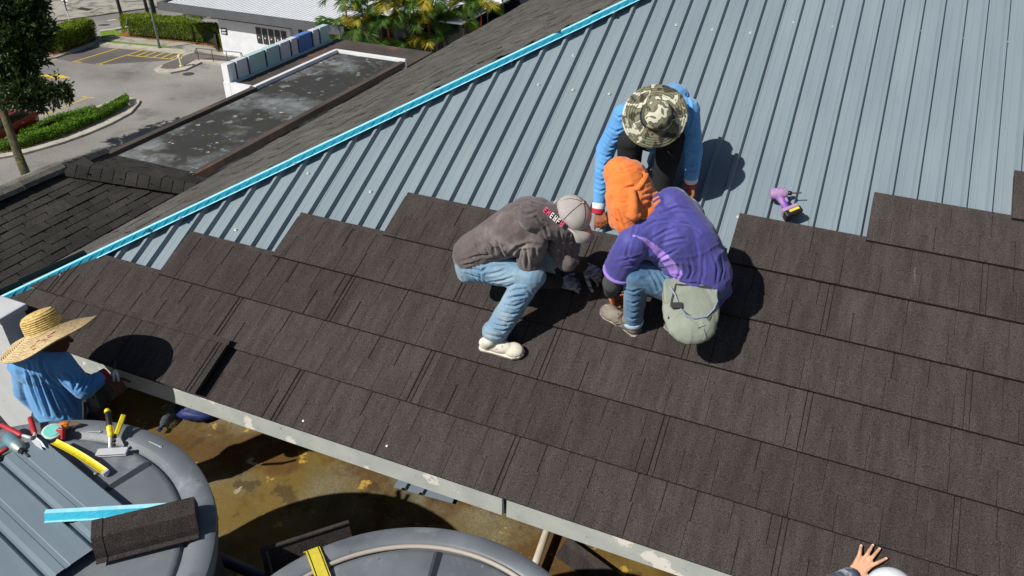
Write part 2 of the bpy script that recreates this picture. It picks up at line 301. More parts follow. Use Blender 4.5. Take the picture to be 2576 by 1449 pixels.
# ================================================================ SETTING: ground
def flat(name,pts,z,m,parent=None,thick=0,kind='structure'):
    b=MB(); P=[np.array([p[0],p[1],z]) for p in pts]
    # keep normal up
    ar=sum(P[i][0]*P[(i+1)%len(P)][1]-P[(i+1)%len(P)][0]*P[i][1] for i in range(len(P)))
    if ar<0: P=P[::-1]
    if thick: b.prism([p-np.array([0,0,thick]) for p in P],(0,0,thick))
    else: b.poly(P)
    o=b.build(name,m,parent)
    if parent is None and kind: o['kind']=kind
    return o
def gp(*pts): return [G(x,y,0) for x,y in pts]
flat('ground',[(-400,-200),(400,-200),(400,600),(-400,600)],0,M['asphalt'])
flat('road',gp((-300,120),(60,62),(150,60),(395,10),(700,-60),(900,-220),(-300,-40)),.004,M['road'])
flat('far_pavement',gp((-300,45),(110,60),(250,40),(390,20),(700,-40),(900,-140),(900,-230),(-300,-60)),.12,M['paving'],thick=.12)
flat('bay_paving',gp((140,148),(232,118),(262,119),(478,138),(430,152),(250,163),(190,157)),.004,M['asphalt2'])
# kerbed planting islands and footpath
kb=MB()
path_edge=[(246,108),(300,113),(402,122),(482,130)]
path_low=[(252,118),(300,121),(402,129),(474,137)]
def ribbon(name,top,low,h,m,kind='structure'):
    b=MB(); A=[G(*p) for p in top]; B=[G(*p) for p in low]
    for i in range(len(A)-1):
        q=[A[i],A[i+1],B[i+1],B[i]]; b.prism([np.array([x[0],x[1],0]) for x in q][::-1],(0,0,h))
    o=b.build(name,m); o['kind']=kind; return o
ribbon('kerb',path_edge,path_low,.13,M['concrete'])
flat('verge',gp((250,107),(272,103),(340,112),(402,117),(510,131),(505,136),(482,130),(402,122),(300,113)),.10,M['grass'],thick=.1)
flat('footpath',gp((258,101),(285,93),(311,95),(400,104),(470,110),(555,128),(600,146),(580,152),(505,133),(402,117),(340,112),(272,104)),.11,M['paving'],thick=.11)
flat('planting_bed',gp((300,93),(310,80),(470,85),(560,100),(566,137),(532,116),(440,106),(311,94)),.13,M['soil'],thick=.13)
ribbon('kerb',[(252,79),(290,74),(330,66)],[(252,83),(290,78),(330,70)],.13,M['concrete'])
flat('verge',gp((252,83),(290,78),(310,84),(300,92),(258,101)),.10,M['grass'],thick=.1)
# hedge island
flat('kerb',gp((104,146),(112,151),(142,147),(235,113),(258,104),(252,92),(200,96),(112,130)),.12,M['concrete'],thick=.12)
flat('planting_bed',gp((118,142),(140,142),(230,110),(248,100),(246,94),(200,98),(116,132)),.14,M['soil'],thick=.14)
# hydrant island
flat('kerb',gp((389,177),(400,184),(430,186),(466,179),(508,159),(590,168),(600,160),(500,150),(487,130),(474,134)),.12,M['concrete'],thick=.12)
flat('footpath',gp((404,175),(420,177),(440,177),(462,171),(495,152),(580,158),(585,148),(498,134),(480,138),(413,165)),.13,M['asphalt2'],thick=.13)
# low hedge island
ISL=[(353,256),(350,264),(330,287),(280,314),(220,340),(156,363),(60,390),(0,401),(-60,412),(-60,360),(30,345),(100,315),(190,290),(310,247),(340,250)]
flat('kerb',gp(*ISL),.12,M['concrete'],thick=.12)
flat('planting_bed',gp((325,262),(280,296),(220,322),(150,350),(60,378),(-40,395),(-40,372),(40,352),(110,318),(190,296),(310,252)),.14,M['soil'],thick=.14)
# painted markings
def line(p,q,w=.12,name='parking_line'):
    a,b=G(*p),G(*q); d=unit(b-a); n_=np.array([-d[1],d[0],0])*w/2
    o=flat(name,[a-n_,b-n_,b+n_,a+n_],.009,M['yellow_line']); return o
for p,q in [((187,155),(297,121.5)),((182,155),(206,157)),((247,162),(358,126)),((242,161),(258,162.5)),((130,151),(143,151)),
            ((321,139.5),(442,149.5)),((344,140.5),(374,129)),((364,142),(395,130)),((385,144),(416,131.5)),((406,146),(437,132.5)),((427,148),(458,134.5)),
            ((106,291),(219,246)),((207,243.5),(238,246.5)),((95,262),(150,239)),((136,238),(168,240))]: line(p,q)
a,b_=G(80,187),G(134,192); d=unit(b_-a); n_=np.array([-d[1],d[0],0])
flat('painted_arrow',[a-n_*.2,b_-n_*.2,b_-n_*.55,b_+d*1.5,b_+n_*.55,b_+n_*.2,a+n_*.2],.009,M['yellow_line'])
flat('road_line',[G(271,51),G(292,48.5),G(292,50),G(271,52.5)],.009,M['white'])
# distant street block so nothing ends in empty space
bm=MB()
for (x0,x1) in ((-20,62),(98,132)): bm.prism([G(x0,6,0),G(x1,-1,0),G(x1,-1,0)+H_*8,G(x0,6,0)+H_*8],(0,0,4.5))
o=bm.build('shop_block',M['white']); tag(o,'white wall base across the road at the top edge','building')
# ================================================================ BUILDING WITH THE ROOF BEING TILED
HIPA=lambda s:-5.276+.91*(s-1.26)
HIPS=lambda a:1.26+(a+5.276)/.91
S0=.972; ROW=.3705; SRIDGE=8.4; AEND=4.2
bld=thing('tiled_building','building with dark stone-coated tiles half laid over blue-grey steel roof sheets','building',EH(0,3.6,14.1))
deck=MB()
poly=[RP(HIPA(S0)+.05,S0+.03,-.11),RP(AEND,S0+.03,-.11),RP(AEND,SRIDGE,-.11),RP(HIPA(SRIDGE),SRIDGE,-.11)]
deck.prism(poly,RN*.03)
slope=deck.build('front_slope',M['tile_under'],bld)
# steel sheets, five ribs each, cut along the hip
PIT=.1437; PROF=[(0,0),(.028,0),(.030,.0012),(.036,.0012),(.038,0),(.088,0),(.101,.033),(.121,.033),(.133,0)]
x=-.297-.128-PIT*40; k=0
while x<AEND:
    b=MB(); cols=[]
    for r_ in range(5):
        for (dx,dz) in PROF: cols.append((x+r_*PIT+dx,dz))
    cols.append((x+5*PIT+.004,.001)); lift=-.046+.0012*(k%2)
    cols=[c for c in cols if HIPS(c[0])>S0+.1 and c[0]<AEND]
    if len(cols)>3:
        vs=[];fs=[]
        for (ca,cz) in cols:
            s1=min(SRIDGE,HIPS(ca)-.01); vs+= [(ca-x,S0+.03,cz+lift),(ca-x,s1,cz+lift)]
        for i in range(len(cols)-1): fs.append((2*i,2*i+2,2*i+3,2*i+1))
        b.add(vs,fs); place('steel_sheet',b.mesh('steel_sheet',M['steel']),mframe(E_,RIB,RN,RP(x,0,0)),slope)
    x+=5*PIT; k+=1
# stone-coated tile panels
def panel_mb(w,seed,first=False,clampf=None,lift=0):
    r=random.Random(seed); b=MB()
    zl=lambda y:.035-(.035-.014)*(y/ROW)
    def strip(y0,y1,gs,dep):
        cols=[0.]
        for g in gs:
            if 0.02<g[0]<w-.02: cols+= [g[0]-g[1],g[0],g[0]+g[1]]
        cols=sorted(cols+[w]); gd={g[0]:g[2] for g in gs}
        vs=[];fs=[]
        for cx in cols:
            dz=gd.get(cx,0)
            vs+=[(cx,y0,zl(y0)-dz),(cx,y1,zl(y1)-dz)]
        for i in range(len(cols)-1): fs.append((2*i,2*i+2,2*i+3,2*i+1))
        b.add(vs,fs); return cols
    def grooves(off):
        g=[];p=off
        while p<w-.12: g.append((p,.005,r.choice([.004,.007,.004]))); p+=r.uniform(.13,.28)
        g+= [(w-.075,.006,.009),(w-.045,.006,.007)]
        return g
    strip(0,.20,grooves(r.uniform(.08,.2)),.006); strip(.20,ROW,grooves(r.uniform(.1,.25)),.006)
    # drip edge (undercut, its shade painted in), head lap with upstand, end drops
    b.add([(0,0,zl(0)),(w,0,zl(0)),(w,.003,zl(0)-.024),(0,.003,zl(0)-.024)],[(0,3,2,1)],1)
    b.add([(0,ROW,zl(ROW)),(w,ROW,zl(ROW)),(w,ROW+.004,zl(ROW)-.010),(0,ROW+.004,zl(ROW)-.010),(0,ROW+.042,.008),(w,ROW+.042,.008),(w,ROW+.044,-.004),(0,ROW+.044,-.004)],[(0,1,2,3),(3,2,5,4),(4,5,6,7)],0)
    for xx in (0,w): b.add([(xx,0,zl(0)),(xx,ROW,zl(ROW)),(xx,ROW,-.012),(xx,0,.006)],[(0,1,2,3)] if xx==0 else [(3,2,1,0)],0)
    b.add([(0,.003,.004),(w,.003,.004),(w,ROW+.04,-.005),(0,ROW+.04,-.005)],[(3,2,1,0)],0)
    if clampf: b.v=[(max(v[0],clampf(v[1])),v[1],v[2]) for v in b.v]
    return b
PW=1.5
shared=[panel_mb(PW+.012,100+i).mesh('tile_panel',[M['tile'],M['tile_lip_shade']]) for i in range(4)]
starts=[-5.42,-5.30,-4.11,-3.36,-2.62,-.33,.45,1.235]
for k in range(8):
    s=S0+ROW*k; j0=(-1.14 if k%2==0 else -.36)+ (.03 if k>5 else 0)
    a=j0-PW*4; first=True
    while a<AEND-.2:
        a1=a+PW
        if a1<=starts[k]+.05: a=a1; continue
        a0=max(a,starts[k]) if a<starts[k]-.03 else a
        if k==4 and a0>-2.7 and a0<-1.3: pass
        if k<2 and a0<HIPA(s+ROW)+.1:
            b=panel_mb(a1-a0+.012,200+k,clampf=lambda y,s=s,a0=a0:HIPA(s+y)-a0+.03); me=b.mesh('tile_panel',[M['tile'],M['tile_lip_shade']])
        elif a1-a0<PW-.05: me=panel_mb(a1-a0+.012,300+k).mesh('tile_panel',[M['tile'],M['tile_lip_shade']])
        else: me=shared[(k*3+int(a*2+40))%4]
        jz=random.uniform(-.001,.001)
        place('roof_tile',me,mframe(E_,RIB,RN,RP(a0,s,.0015*((k+int(round(a/PW)))%2)+jz)),slope)
        a=a1
# row 4 tiles already laid on the left of the working gap are placed above; hip upstand of the cut tiles
for k in (0,1):
    b=MB(); s0=S0+ROW*k; P0=RP(HIPA(s0)+.03,s0,.03); P1=RP(HIPA(s0+ROW)+.03,s0+ROW,.016)
    up=unit(RN+Z_*.3)*.055
    b.prism([P0,P1,P1+up,P0+up],unit(E_*-.7+H_*.7)*.006); b.build('cut_tile_upstand',M['tile_under'],slope)
# loose panel still to be fixed at the eave
lo=panel_mb(1.5,77); 
lv=[]
for v in lo.v: lv.append((v[0],v[1],v[2]+.006+.045*max(0,(v[0]-.2)/1.3)**1.5))
lo.v=lv
loose=place('loose_roofing',lo.mesh('tile_panel',[M['tile'],M['tile_lip_shade']]),mframe(E_,RIB,RN,RP(-4.745,S0-.008,.022)))
tag(loose,'loose dark tile panel lifted at one end, beside the straw hat shadow','tile panel')
# hip flashing (blue film top-hat section)
hd=unit(RP(HIPA(5.2),5.2)-RP(HIPA(1.26),1.26)); side=unit(np.cross(hd,Z_)); side=side if side@E_>0 else -side
upv=unit(np.cross(side,hd)); upv=upv if upv[2]>0 else -upv
hb0=RP(HIPA(1.12),1.12,.0)+side*.045-upv*.010; hb1=RP(HIPA(8.3),8.3,.0)+side*.045-upv*.010
Ltot=np.linalg.norm(hb1-hb0)
prof=[(.052,-.012),(.043,-.010),(.041,-.004),(.037,.026),(.035,.028),(.013,.030),(.004,.026),(-.02,-.012)]
segs=[(0,2.55),(2.5,5.2),(5.15,Ltot)]
for i,(t0,t1) in enumerate(segs):
    b=MB(); n_=int((t1-t0)/.12)
    for side_i in range(len(prof)-1):
        pass
    vs=[];fs=[]
    for q in range(n_+1):
        t=t0+(t1-t0)*q/n_
        for (px_,pz_) in prof: vs.append(hb0+hd*t+side*px_+upv*(pz_+.0025*i+.004))
    m_=len(prof)
    for q in range(n_):
        for c in range(m_-1): fs.append((q*m_+c,(q+1)*m_+c,(q+1)*m_+c+1,q*m_+c+1))
    b.add(vs,fs); b.m=[1 if (k%(m_-1)) in (0,4) else 0 for k in range(len(fs))]; fl=b.build('hip_flashing',[M['film'],M['film_glint']],bld)
    sol=fl.modifiers.new('solid','SOLIDIFY'); sol.thickness=.002
    # embossed cross ribs on the shaded web
    eb=MB(); t=t0+.05
    while t<t1-.1:
        p=hb0+hd*t+side*.0425+upv*(.000+.0025*i+.004); q=hb0+hd*(t+.05)+side*.0385+upv*(.022+.0025*i+.004)
        eb.tube([p,q],.0016,5); t+=.085
    eb.build('embossing',M['film'],fl,kind='stuff')
# fascia boards and soffit, building wall under the eave
def fpt(a,s,dz): p=RP(a,s,.0); return p+Z_*dz
hfront=(RP(0,S0)-CAM)@H_
for (a0,a1) in ((-5.62,-1.158),(-1.132,AEND)):
    b=MB(); z1=RP(0,S0)[2]-.004; z0=z1-.155
    b.box(EH((a0+a1)/2,hfront+.035,(z0+z1)/2),E_*(a1-a0)/2,H_*.014,Z_*(z1-z0)/2); b.build('fascia_board',M['fascia'],bld,bevel=.003)
b=MB(); b.box(EH(-.7,hfront+.40,RP(0,S0)[2]-.16),E_*4.86,H_*.35,Z_*.008); b.box(EH(-.7,hfront+1.2,RP(0,S0)[2]-.16),E_*4.86,H_*.44,Z_*.008); b.build('soffit',M['fascia'],bld)
b=MB(); b.box(EH(-.6,hfront+1.75,8.0),E_*4.7,H_*.1,Z_*6.95); b.build('wall',M['coping'],bld)  # dark coping colour stands in for deep shade on this wall
# left slope with shingle tabs
UPH=SL; VD=-E_*math.cos(UPH)-Z_*math.sin(UPH); N2=-E_*math.sin(UPH)+Z_*math.cos(UPH); K2=-.535
def LP(u,v,o=0): return CAM+H_*u+VD*v+N2*(K2+o)
UH=lambda v:2.99+(5.89-v)*.8825
VE=6.53; UFAR=19.0
b=MB(); b.prism([LP(UH(VE)+.2,VE,-.03),LP(UH(0.3)+.2,.3,-.03),LP(UFAR-6,.3,-.03),LP(UFAR,VE,-.03)][::-1],N2*.02); lslope=b.build('side_slope',M['shingle_shade'],bld)
def shingles(parent,pt,nn,ux,vx,rows,mtl,limit,tabw=.31,exp=.14,cam_sort=True,thick=.010,gap=.024,lifts=(0,.002,.004,.011)):
    tm=MB(); L_=exp+.05
    tm.add([(0,0,thick),(tabw-gap,0,thick),(tabw-gap,-L_,.001),(0,-L_,.001),(0,0,0),(tabw-gap,0,0),(tabw-gap,-L_,-.004),(0,-L_,-.004)],[(0,1,2,3)[::-1],(0,4,5,1)[::-1],(1,5,6,2)[::-1],(3,7,4,0)[::-1]])
    me=tm.mesh('shingle',mtl); items=[]
    for j,(v,u0,u1) in enumerate(rows):
        u=u0+((j*.37)%1)*tabw-tabw
        while u<u1:
            if u>=u0-.02 and u+tabw<=u1+.05:
                items.append((np.linalg.norm(pt(u,v)-CAM),u,v,random.choice(lifts)))
            u+=tabw
    items.sort(key=lambda t:t[0]); base=MB()
    for i,(d_,u,v,l_) in enumerate(items):
        if i<limit: place('shingle',me,mframe(ux,vx,nn,pt(u,v,l_)),parent)
        else:
            A=pt(u,v,l_); base.add([A+ux*p[0]+vx*p[1]+nn*p[2] for p in tm.v],tm.f)
    if base.v: base.build('shingle_field',mtl,parent,kind='stuff')
rows=[]; v=VE+.02
while v>.9: rows.append((v,UH(v)+.27,UFAR-(VE-v)*.9)); v-=.14
shingles(lslope,LP,N2,H_,VD,rows,M['shingle'],290)
b=MB(); b.box(EH(-5.80,11,14.84),E_*.012,H_*8,Z_*.09); b.build('side_fascia',M['tile_under'],bld)
b=MB(); b.box(EH(-5.4,10.5,7.4),E_*.1,H_*7,Z_*7.35); b.build('side_wall',M['oldwhite'],bld)
# roof screws
scm=MB(); scm.lathe((0,0,0),(0,0,1),[(.013,0),(.013,.002),(.007,.003),(.007,.010),(.0,.0105)],10); scmesh=scm.mesh('screw',M['screw'],smooth=False)
spots=[(1481+a*.425,b*.425) for a,b in [(518,148),(733,176),(958,195),(1216,133),(1448,160),(1704,136),(1960,186),(2210,228),(2474,250),(122,555),(122,1165)]]
spots+=[(1094.8+a*.26667,161+b*.26667) for a,b in [(975,195),(1300,245),(1643,283),(720,2)]]+[(775,436),(593,578),(932,482),(1857,546),(1702,63),(1442,140)]
for (px_,py_) in spots: place('screw',scmesh,mframe(E_,RIB,RN,J(px_,py_,-.040)),slope)
for (px_,py_) in [(764,1060),(974,1123)]: place('screw',scmesh,mframe(E_,RIB,RN,J(px_,py_,.026)),slope)
t=.6
while t<Ltot: place('screw',scmesh,mframe(hd,side,upv,hb0+hd*t+side*.054+upv*.0-upv*.004),slope); t+=.95
# ================================================================ SECOND ROOF (lower left)
r2=thing('shingled_building','low building with shade-darkened shingled hip roof and rounded ridge caps','building',EH(-8,5,0))
Z2=14.92; PH=math.radians(24); n3=E_*math.sin(PH)+Z_*math.cos(PH); p3=EH(-5.86,5,Z2)
UPA=-E_*math.cos(PH)+Z_*math.sin(PH)
JT=planept(152,424,p3,n3); HL=planept(472,474,p3,n3)
def AP(u,v,o=0): return p3+H_*(u-5)+UPA*(-v)+n3*o      # v negative = uphill
vJ=((JT-p3)@UPA); uJ=((JT-CAM)@H_); uL=((HL-CAM)@H_); vL=((HL-p3)@UPA)
b=MB(); b.prism([AP(-2,.3,-.03),AP(uL+.35,.3,-.03),AP(uL,-vL,-.03),AP(uJ,-vJ,-.03),AP(-2,-vJ,-.03)],n3*.02); slA=b.build('near_slope',M['shingle_shade'],r2)
rows=[]; ex=(vJ-vL)/10.5; v=.1
while -v<vJ-.05:
    hu=uL+(uJ-uL)*((-v)-vL)/(vJ-vL); rows.append((v,1.2,min(hu,uL+.3)+.22)); v-=ex
shingles(slA,AP,n3,H_,-UPA,rows,M['shingle_shade'],295,tabw=.24,exp=ex,thick=.008,gap=.012,lifts=(0,.002,.005))
# end slope beyond the hip and ridge caps
n4=unit(np.cross(unit(HL-JT),E_)); n4=n4 if n4[2]>0 else -n4
B1=planept(265,386,JT,n4); B2=planept(492,441,JT,n4)
dB=unit(B1-JT-E_*((B1-JT)@E_)); 
lenB=abs((B2-HL)@dB); lenB=max(lenB,.8)
b=MB(); b.prism([JT-E_*.15-n4*.02,JT-n4*.02,HL-n4*.02,B2+E_*.2-n4*.02,B1-n4*.02,B1-E_*.15-n4*.02],n4*.018); slB=b.build('end_slope',M['shingle_shade'],r2)
def BP(u,v,o=0): return JT+E_*u+dB*v+n4*o
rowsB=[];v=.12; LB=(B1-JT)@dB
hx=(HL-JT)@E_; hv=(HL-JT)@dB; bx=(B2-JT)@E_; bv=(B2-JT)@dB
while v<LB+.05:
    u1=hx*v/hv if v<hv else hx+(bx-hx)*(v-hv)/max(bv-hv,.05)
    u0=((B1-JT)@E_)*v/LB*1.0
    rowsB.append((v,min(u0,u1-.1)-.05,u1+.02)); v+=.10
shingles(slB,BP,n4,E_,dB,rowsB,M['shingle_shade'],290,tabw=.22,exp=.10,thick=.008,gap=.012,lifts=(0,.002,.005))
def capline(P,Q,w,n_,mtl,parent,up):
    d=unit(Q-P); sd=unit(np.cross(d,up)); L_=np.linalg.norm(Q-P)/n_; b=MB()
    pr=[(-w,-.02),(-w*.8,.015),(-w*.4,.045),(0,.055),(w*.4,.045),(w*.8,.015),(w,-.02)]
    vs=[];fs=[]
    for q,lift in ((-.03,.006),(L_,0.0)):
        for (a,c) in pr: vs.append(np.array([a,q,c+lift]))
    for c in range(6): fs.append((c,c+1,c+8,c+7))
    fs.append(tuple(range(7))[::-1])
    b.add(vs,fs); me=b.mesh('ridge_cap',mtl)
    for i in range(n_): place('ridge_cap',me,mframe(sd,d,np.cross(sd,d),P+d*L_*i),parent)
capline(HL+E_*.05,JT,.13,11,M['shingle_shade'],r2,n4+n3)
capline(AP(-1.5,-vJ,.0)+Z_*.02,JT+Z_*.02,.11,14,M['lichen'],r2,Z_)
capline(JT,B1+Z_*.03,.07,6,M['lichen'],r2,Z_)
b=MB(); b.prism([AP(-2,-vJ,-.04),JT-n3*.04,JT-E_*1.2-Z_*1.5,AP(-2,-vJ,-.04)-E_*1.2-Z_*1.5],Z_*.02); b.build('far_slope',M['shingle_shade'],r2)
b=MB(); JE=JT@E_; wl=EH((JE-5.9)/2,uJ/2+.6,0); b.box([wl[0],wl[1],7.2],E_*((-5.9-JE)/2-.15),H_*(uJ/2+.3),Z_*7.2); b.build('wall',M['oldwhite'],r2)
# ================================================================ FLAT ROOF ANNEX
ZF=10.5
fr=thing('flat_roof_annex','annex with stained flat concrete roof and brown parapet copings','building',EH(-15.3,18,0))
c1,c2_,c3,c4=[G(*p,ZF) for p in ((268,388),(488,440),(850,122),(1000,148))]
ee=lambda p:p@E_; hh=lambda p:p@H_
e0=(ee(c1)+ee(c3))/2; e1=(ee(c2_)+ee(c4))/2; h0=(hh(c1)+hh(c2_))/2; h1=(hh(c3)+hh(c4))/2
b=MB(); b.box(EH((e0+e1)/2,(h0+h1)/2,ZF-.30),E_*(e1-e0)/2,H_*(h1-h0)/2,Z_*.2); b.build('slab',M['slab'],fr)
b=MB(); b.box(EH((e0+e1)/2,(h0+h1)/2,(ZF-.66)/2),E_*((e1-e0)/2-.3),H_*((h1-h0)/2-.3),Z_*(ZF-.66)/2); b.build('wall',M['white'],fr)
W_=.10
def par(nm,ea,eb,ha,hb,m,z0=ZF-.65,z1=ZF):
    b=MB(); b.box(EH((ea+eb)/2,(ha+hb)/2,(z0+z1)/2),E_*abs(eb-ea)/2,H_*abs(hb-ha)/2,Z_*(z1-z0)/2); return b.build(nm,m,fr,bevel=.01)
hm=h0+(h1-h0)*.56
par('parapet',e0-W_,e0+W_,h0,hm,M['coping']); par('parapet',e0-W_+.02,e0+.06,hm+.002,h1-W_,M['white'],z1=ZF+.02)
par('parapet',e1-W_,e1+W_,h0,h1-W_,M['coping'],z0=ZF-.25,z1=ZF-.06); par('parapet',e0-W_+.02,e1+W_,h1-W_+.003,h1+.02,M['white'],z1=ZF+.01)
par('corner_cap',e0-W_-.03,e0+W_+.12,h0-.35,h0-.003,M['white'],z1=ZF+.05); par('corner_cap',e1-W_-.12,e1+W_+.05,h0-.35,h0-.003,M['white'],z1=ZF+.05)
rr=random.Random(4)
b=MB()
for i in range(7):
    q=EH(rr.uniform(e0+.4,e1-.4),rr.uniform(h0+1,h0+5.5),ZF-.093); a=rr.uniform(.02,.07); ph=rr.uniform(0,6)
    b.poly([q+a*(1+.3*math.sin(3*t+ph))*np.array([math.cos(t),math.sin(t)*.8,0]) for t in np.linspace(0,2*math.pi,11)[:-1]])
b.build('limewash_spots',M['concrete'],fr,kind='stuff')
# ================================================================ COLOURED PANEL WALL
wlp=thing('panel_wall','low boundary wall of white, pale teal and blue panels with dark slots','wall',EH(-26,32,0))
ZB=7.0; PHT=.83
wb0=G(586,206,ZB); we=wb0@E_; wh0=wb0@H_
def wh(x,y):  # h coordinate along the wall from a pixel on its top edge
    d=ray(x,y); t=((we-CAM@E_))/(d@E_); return (CAM+d*t)@H_
zx=lambda a:515.2+a*.13333
tops=[(480,960),(570,935),(612,915),(800,845),(842,830),(1130,700),(1172,690),(1400,595),(1432,580),(1600,505),(1640,500),(1745,450),(1775,440),(2010,345),(2050,330),(2150,300),(2185,290),(2340,230)]
hs=[wh(zx(a),38.6+b*.13333) for a,b in tops]
cols=['panelwhite','panelwhite','paleteal','paleteal','panelwhite','panelwhite','panelblue','panelwhite','paleteal']
b=MB(); b.box(EH(we-.22,(wh0+hs[-1])/2,ZB/2),E_*.18,H_*((hs[-1]-wh0)/2+.2),Z_*ZB/2); b.build('plinth',M['white'],wlp)
for i,c in enumerate(cols):
    a0,a1=hs[2*i],hs[2*i+1]; b=MB(); b.box(EH(we-.19,(a0+a1)/2,ZB+PHT/2),E_*.17,H_*(a1-a0)/2,Z_*(PHT/2-.002)); b.build('panel',M[c],wlp,bevel=.01)
    if i<len(cols)-1:
        b=MB(); b.box(EH(we-.21,(a1+hs[2*i+2])/2,ZB+PHT*.47),E_*.12,H_*(hs[2*i+2]-a1)/2,Z_*PHT*.47); b.build('dark_slot',M['navy'],wlp)
b=MB(); b.box(EH(we-.19,wh0-.09,(ZB+PHT)/2),E_*.175,H_*.085,Z_*(ZB+PHT)/2); b.build('end_pier',M['white'],wlp)
b=MB(); b.box(EH(we+.07,(wh0+hs[-1])/2,ZB-.02),E_*.08,H_*(hs[-1]-wh0)/2,Z_*.03); b.build('ledge',M['paleteal'],wlp)
b=MB(); b.box(EH(we+3,(wh0+hs[-1])/2+.2,(ZB-.06)/2),E_*2.95,H_*((hs[-1]-wh0)/2+.4),Z_*(ZB-.06)/2); b.build('service_roof',M['coping'],wlp)
b=MB(); b.box(EH(we+.55,wh0-.12,ZB/2),E_*.55,H_*.10,Z_*ZB/2); b.build('return_wall',M['white'],wlp)
# ================================================================ WHITE PAVILION
pv=thing('pavilion','white single-storey pavilion with grey fascia and ribbed white metal roof','building',EH(-40,55,0))
wc=G(563.5,139.3,0); pe=wc@E_; ph=wc@H_
def onh(x,y,h): d=ray(x,y); t=h/(d@H_); return CAM+d*t      # ray to plane h=const
pr=onh(728.5,74.6,ph)@E_; ztop=onh(548,48,ph)[2]
b=MB(); b.box(EH((pe+pr)/2,ph+3,ztop/2),E_*(pr-pe)/2,H_*3,Z_*(ztop/2)); b.build('wall',M['white'],pv)
b=MB(); b.box(EH(pr+2,ph+3.3,ztop/2),E_*2,H_*3,Z_*(ztop/2)); b.build('recessed_wall',M['panelwhite'],pv)
fh=ph-1.0; f0=onh(397.5,25,fh); fz0=f0[2]; fe0=f0@E_; fz1=onh(395,5.3,fh)[2]
f1=onh(866,91,fh); fe1=f1@E_
b=MB(); b.box(EH((fe0+fe1)/2,fh+.15,(fz0+fz1)/2),E_*(fe1-fe0)/2,H_*.15,Z_*(fz1-fz0)/2); b.build('fascia',M['greyfascia'],pv)
b=MB(); b.box(EH(fe0+.15,fh+13,(fz0+fz1)/2),E_*.15,H_*12.6,Z_*(fz1-fz0)/2); b.build('fascia',M['greyfascia'],pv)
b=MB(); b.box(EH((fe0+fe1)/2,fh+8,fz0-.01),E_*((fe1-fe0)/2-.3),H_*7.6,Z_*.02); b.build('soffit',M['greyfascia'],pv)
b=MB(); b.box(EH(fe1+3.5,fh+5.6,(fz1-.3)/2),E_*3.5,H_*.15,Z_*(fz1-.3)/2); b.build('dark_wall',M['darkglass'],pv)
b=MB(); b.box(EH(fe1+3.6,fh+12,fz1-.12),E_*3.58,H_*7,Z_*.06); b.build('side_roof',M['roofwhite'],pv)
# ribbed roof: ribs run away from the fascia
b=MB(); n_=int((fe1-fe0-.6)/.34); vs=[];fs=[];cc=[]
for i in range(n_):
    x0=fe0+.5+i*.34
    for dx,dz in ((0,0),(.22,0),(.25,.05),(.31,.05)): cc.append((x0+dx,dz))
for (x0,dz) in cc: vs+= [EH(x0,fh+.32,fz1-.12+dz),EH(x0,fh+26,fz1+.9+dz)]
for i in range(len(cc)-1): fs.append((2*i,2*i+2,2*i+3,2*i+1))
b.add(vs,fs); b.build('roof_sheet',M['roofwhite'],pv)
zz=lambda a,b:(515.2+a*.13333,38.6+b*.13333)
for i,(a,b_) in enumerate([(955,222),(1072,240),(1192,258),(1312,275),(1435,292)]):
    p=onh(*zz(a,b_),ph-.03); q=onh(*zz(a+88,b_+14),ph-.03); r_=onh(*zz(a+46,b_+296),ph-.03)
    h_=(p[2]-r_[2])/2; b=MB(); b.box((p+q)/2-Z_*h_,(q-p)/2*np.array([1,1,0]),H_*.03,Z_*h_); w_=b.build('window',M['bronze'],pv)
    b=MB(); b.box((p+q)/2-Z_*(h_*1.25)-H_*.04,E_*.05,H_*.01,Z_*.05); b.build('handle',M['white'],w_)
for a,b_ in ((300,228),(305,282)):
    p=onh(*zz(a,b_),ph-.02); q=onh(*zz(a+112,b_+18),ph-.02); b=MB(); b.box((p+q)/2-Z_*.16,(q-p)/2*np.array([1,1,0]),H_*.02,Z_*.14); w_=b.build('wall_sign',M['navy'],pv)
    b=MB(); b.box((p+q)/2-Z_*.14-H_*.03,E_*.22,H_*.005,Z_*.03); b.box((p+q)/2-Z_*.22-H_*.03-E_*.05,E_*.16,H_*.005,Z_*.02); b.build('lettering',M['white'],w_)
for i in range(3):
    p=onh(*zz(1770+i*200,290+i*28),ph+.25); b=MB(); b.box(EH(p@E_+.15,ph+.25,ztop/2),E_*.13,H_*.07,Z_*ztop/2); b.build('post',M['navy'],pv)
    b=MB(); b.box(EH(p@E_+.9,ph+.27,ztop/2),E_*.55,H_*.03,Z_*ztop*.46); b.build('pane',M['darkglass'],pv)
b=MB(); b.box(EH(pe-1.5,ph+6.5,ztop/2),E_*2.2,H_*.2,Z_*ztop/2); b.build('rear_wall',M['darkglass'],pv)
# vaulted white canopies behind the palms
for i in range(6):
    c=G(985+i*75,112-i*6,0)+H_*6; b=MB(); R=2.5+.2*(i%2); prof=[(math.cos(t)*R,math.sin(t)*R*.95) for t in np.linspace(0,math.pi,13)]
    vs=[c+E_*x+Z_*(2.6+y)+H_*q for q in (0,9) for x,y in prof]; b.add(vs,[(k,k+1,k+14,k+13) for k in range(12)]+[tuple(range(13)),tuple(range(13,26))[::-1]])
    tc=thing('vaulted_canopy',['first','second','third','fourth','fifth','rightmost'][i]+' white vaulted canopy from the pavilion end behind the palms','canopy',c,'vaulted canopies'); b.build('vault',M['roofwhite'],tc,smooth=False)
    b=MB(); b.box(c+H_*.3+Z_*1.3,E_*2.3,H_*.2,Z_*1.3); b.build('front_wall',M['navy'],tc)
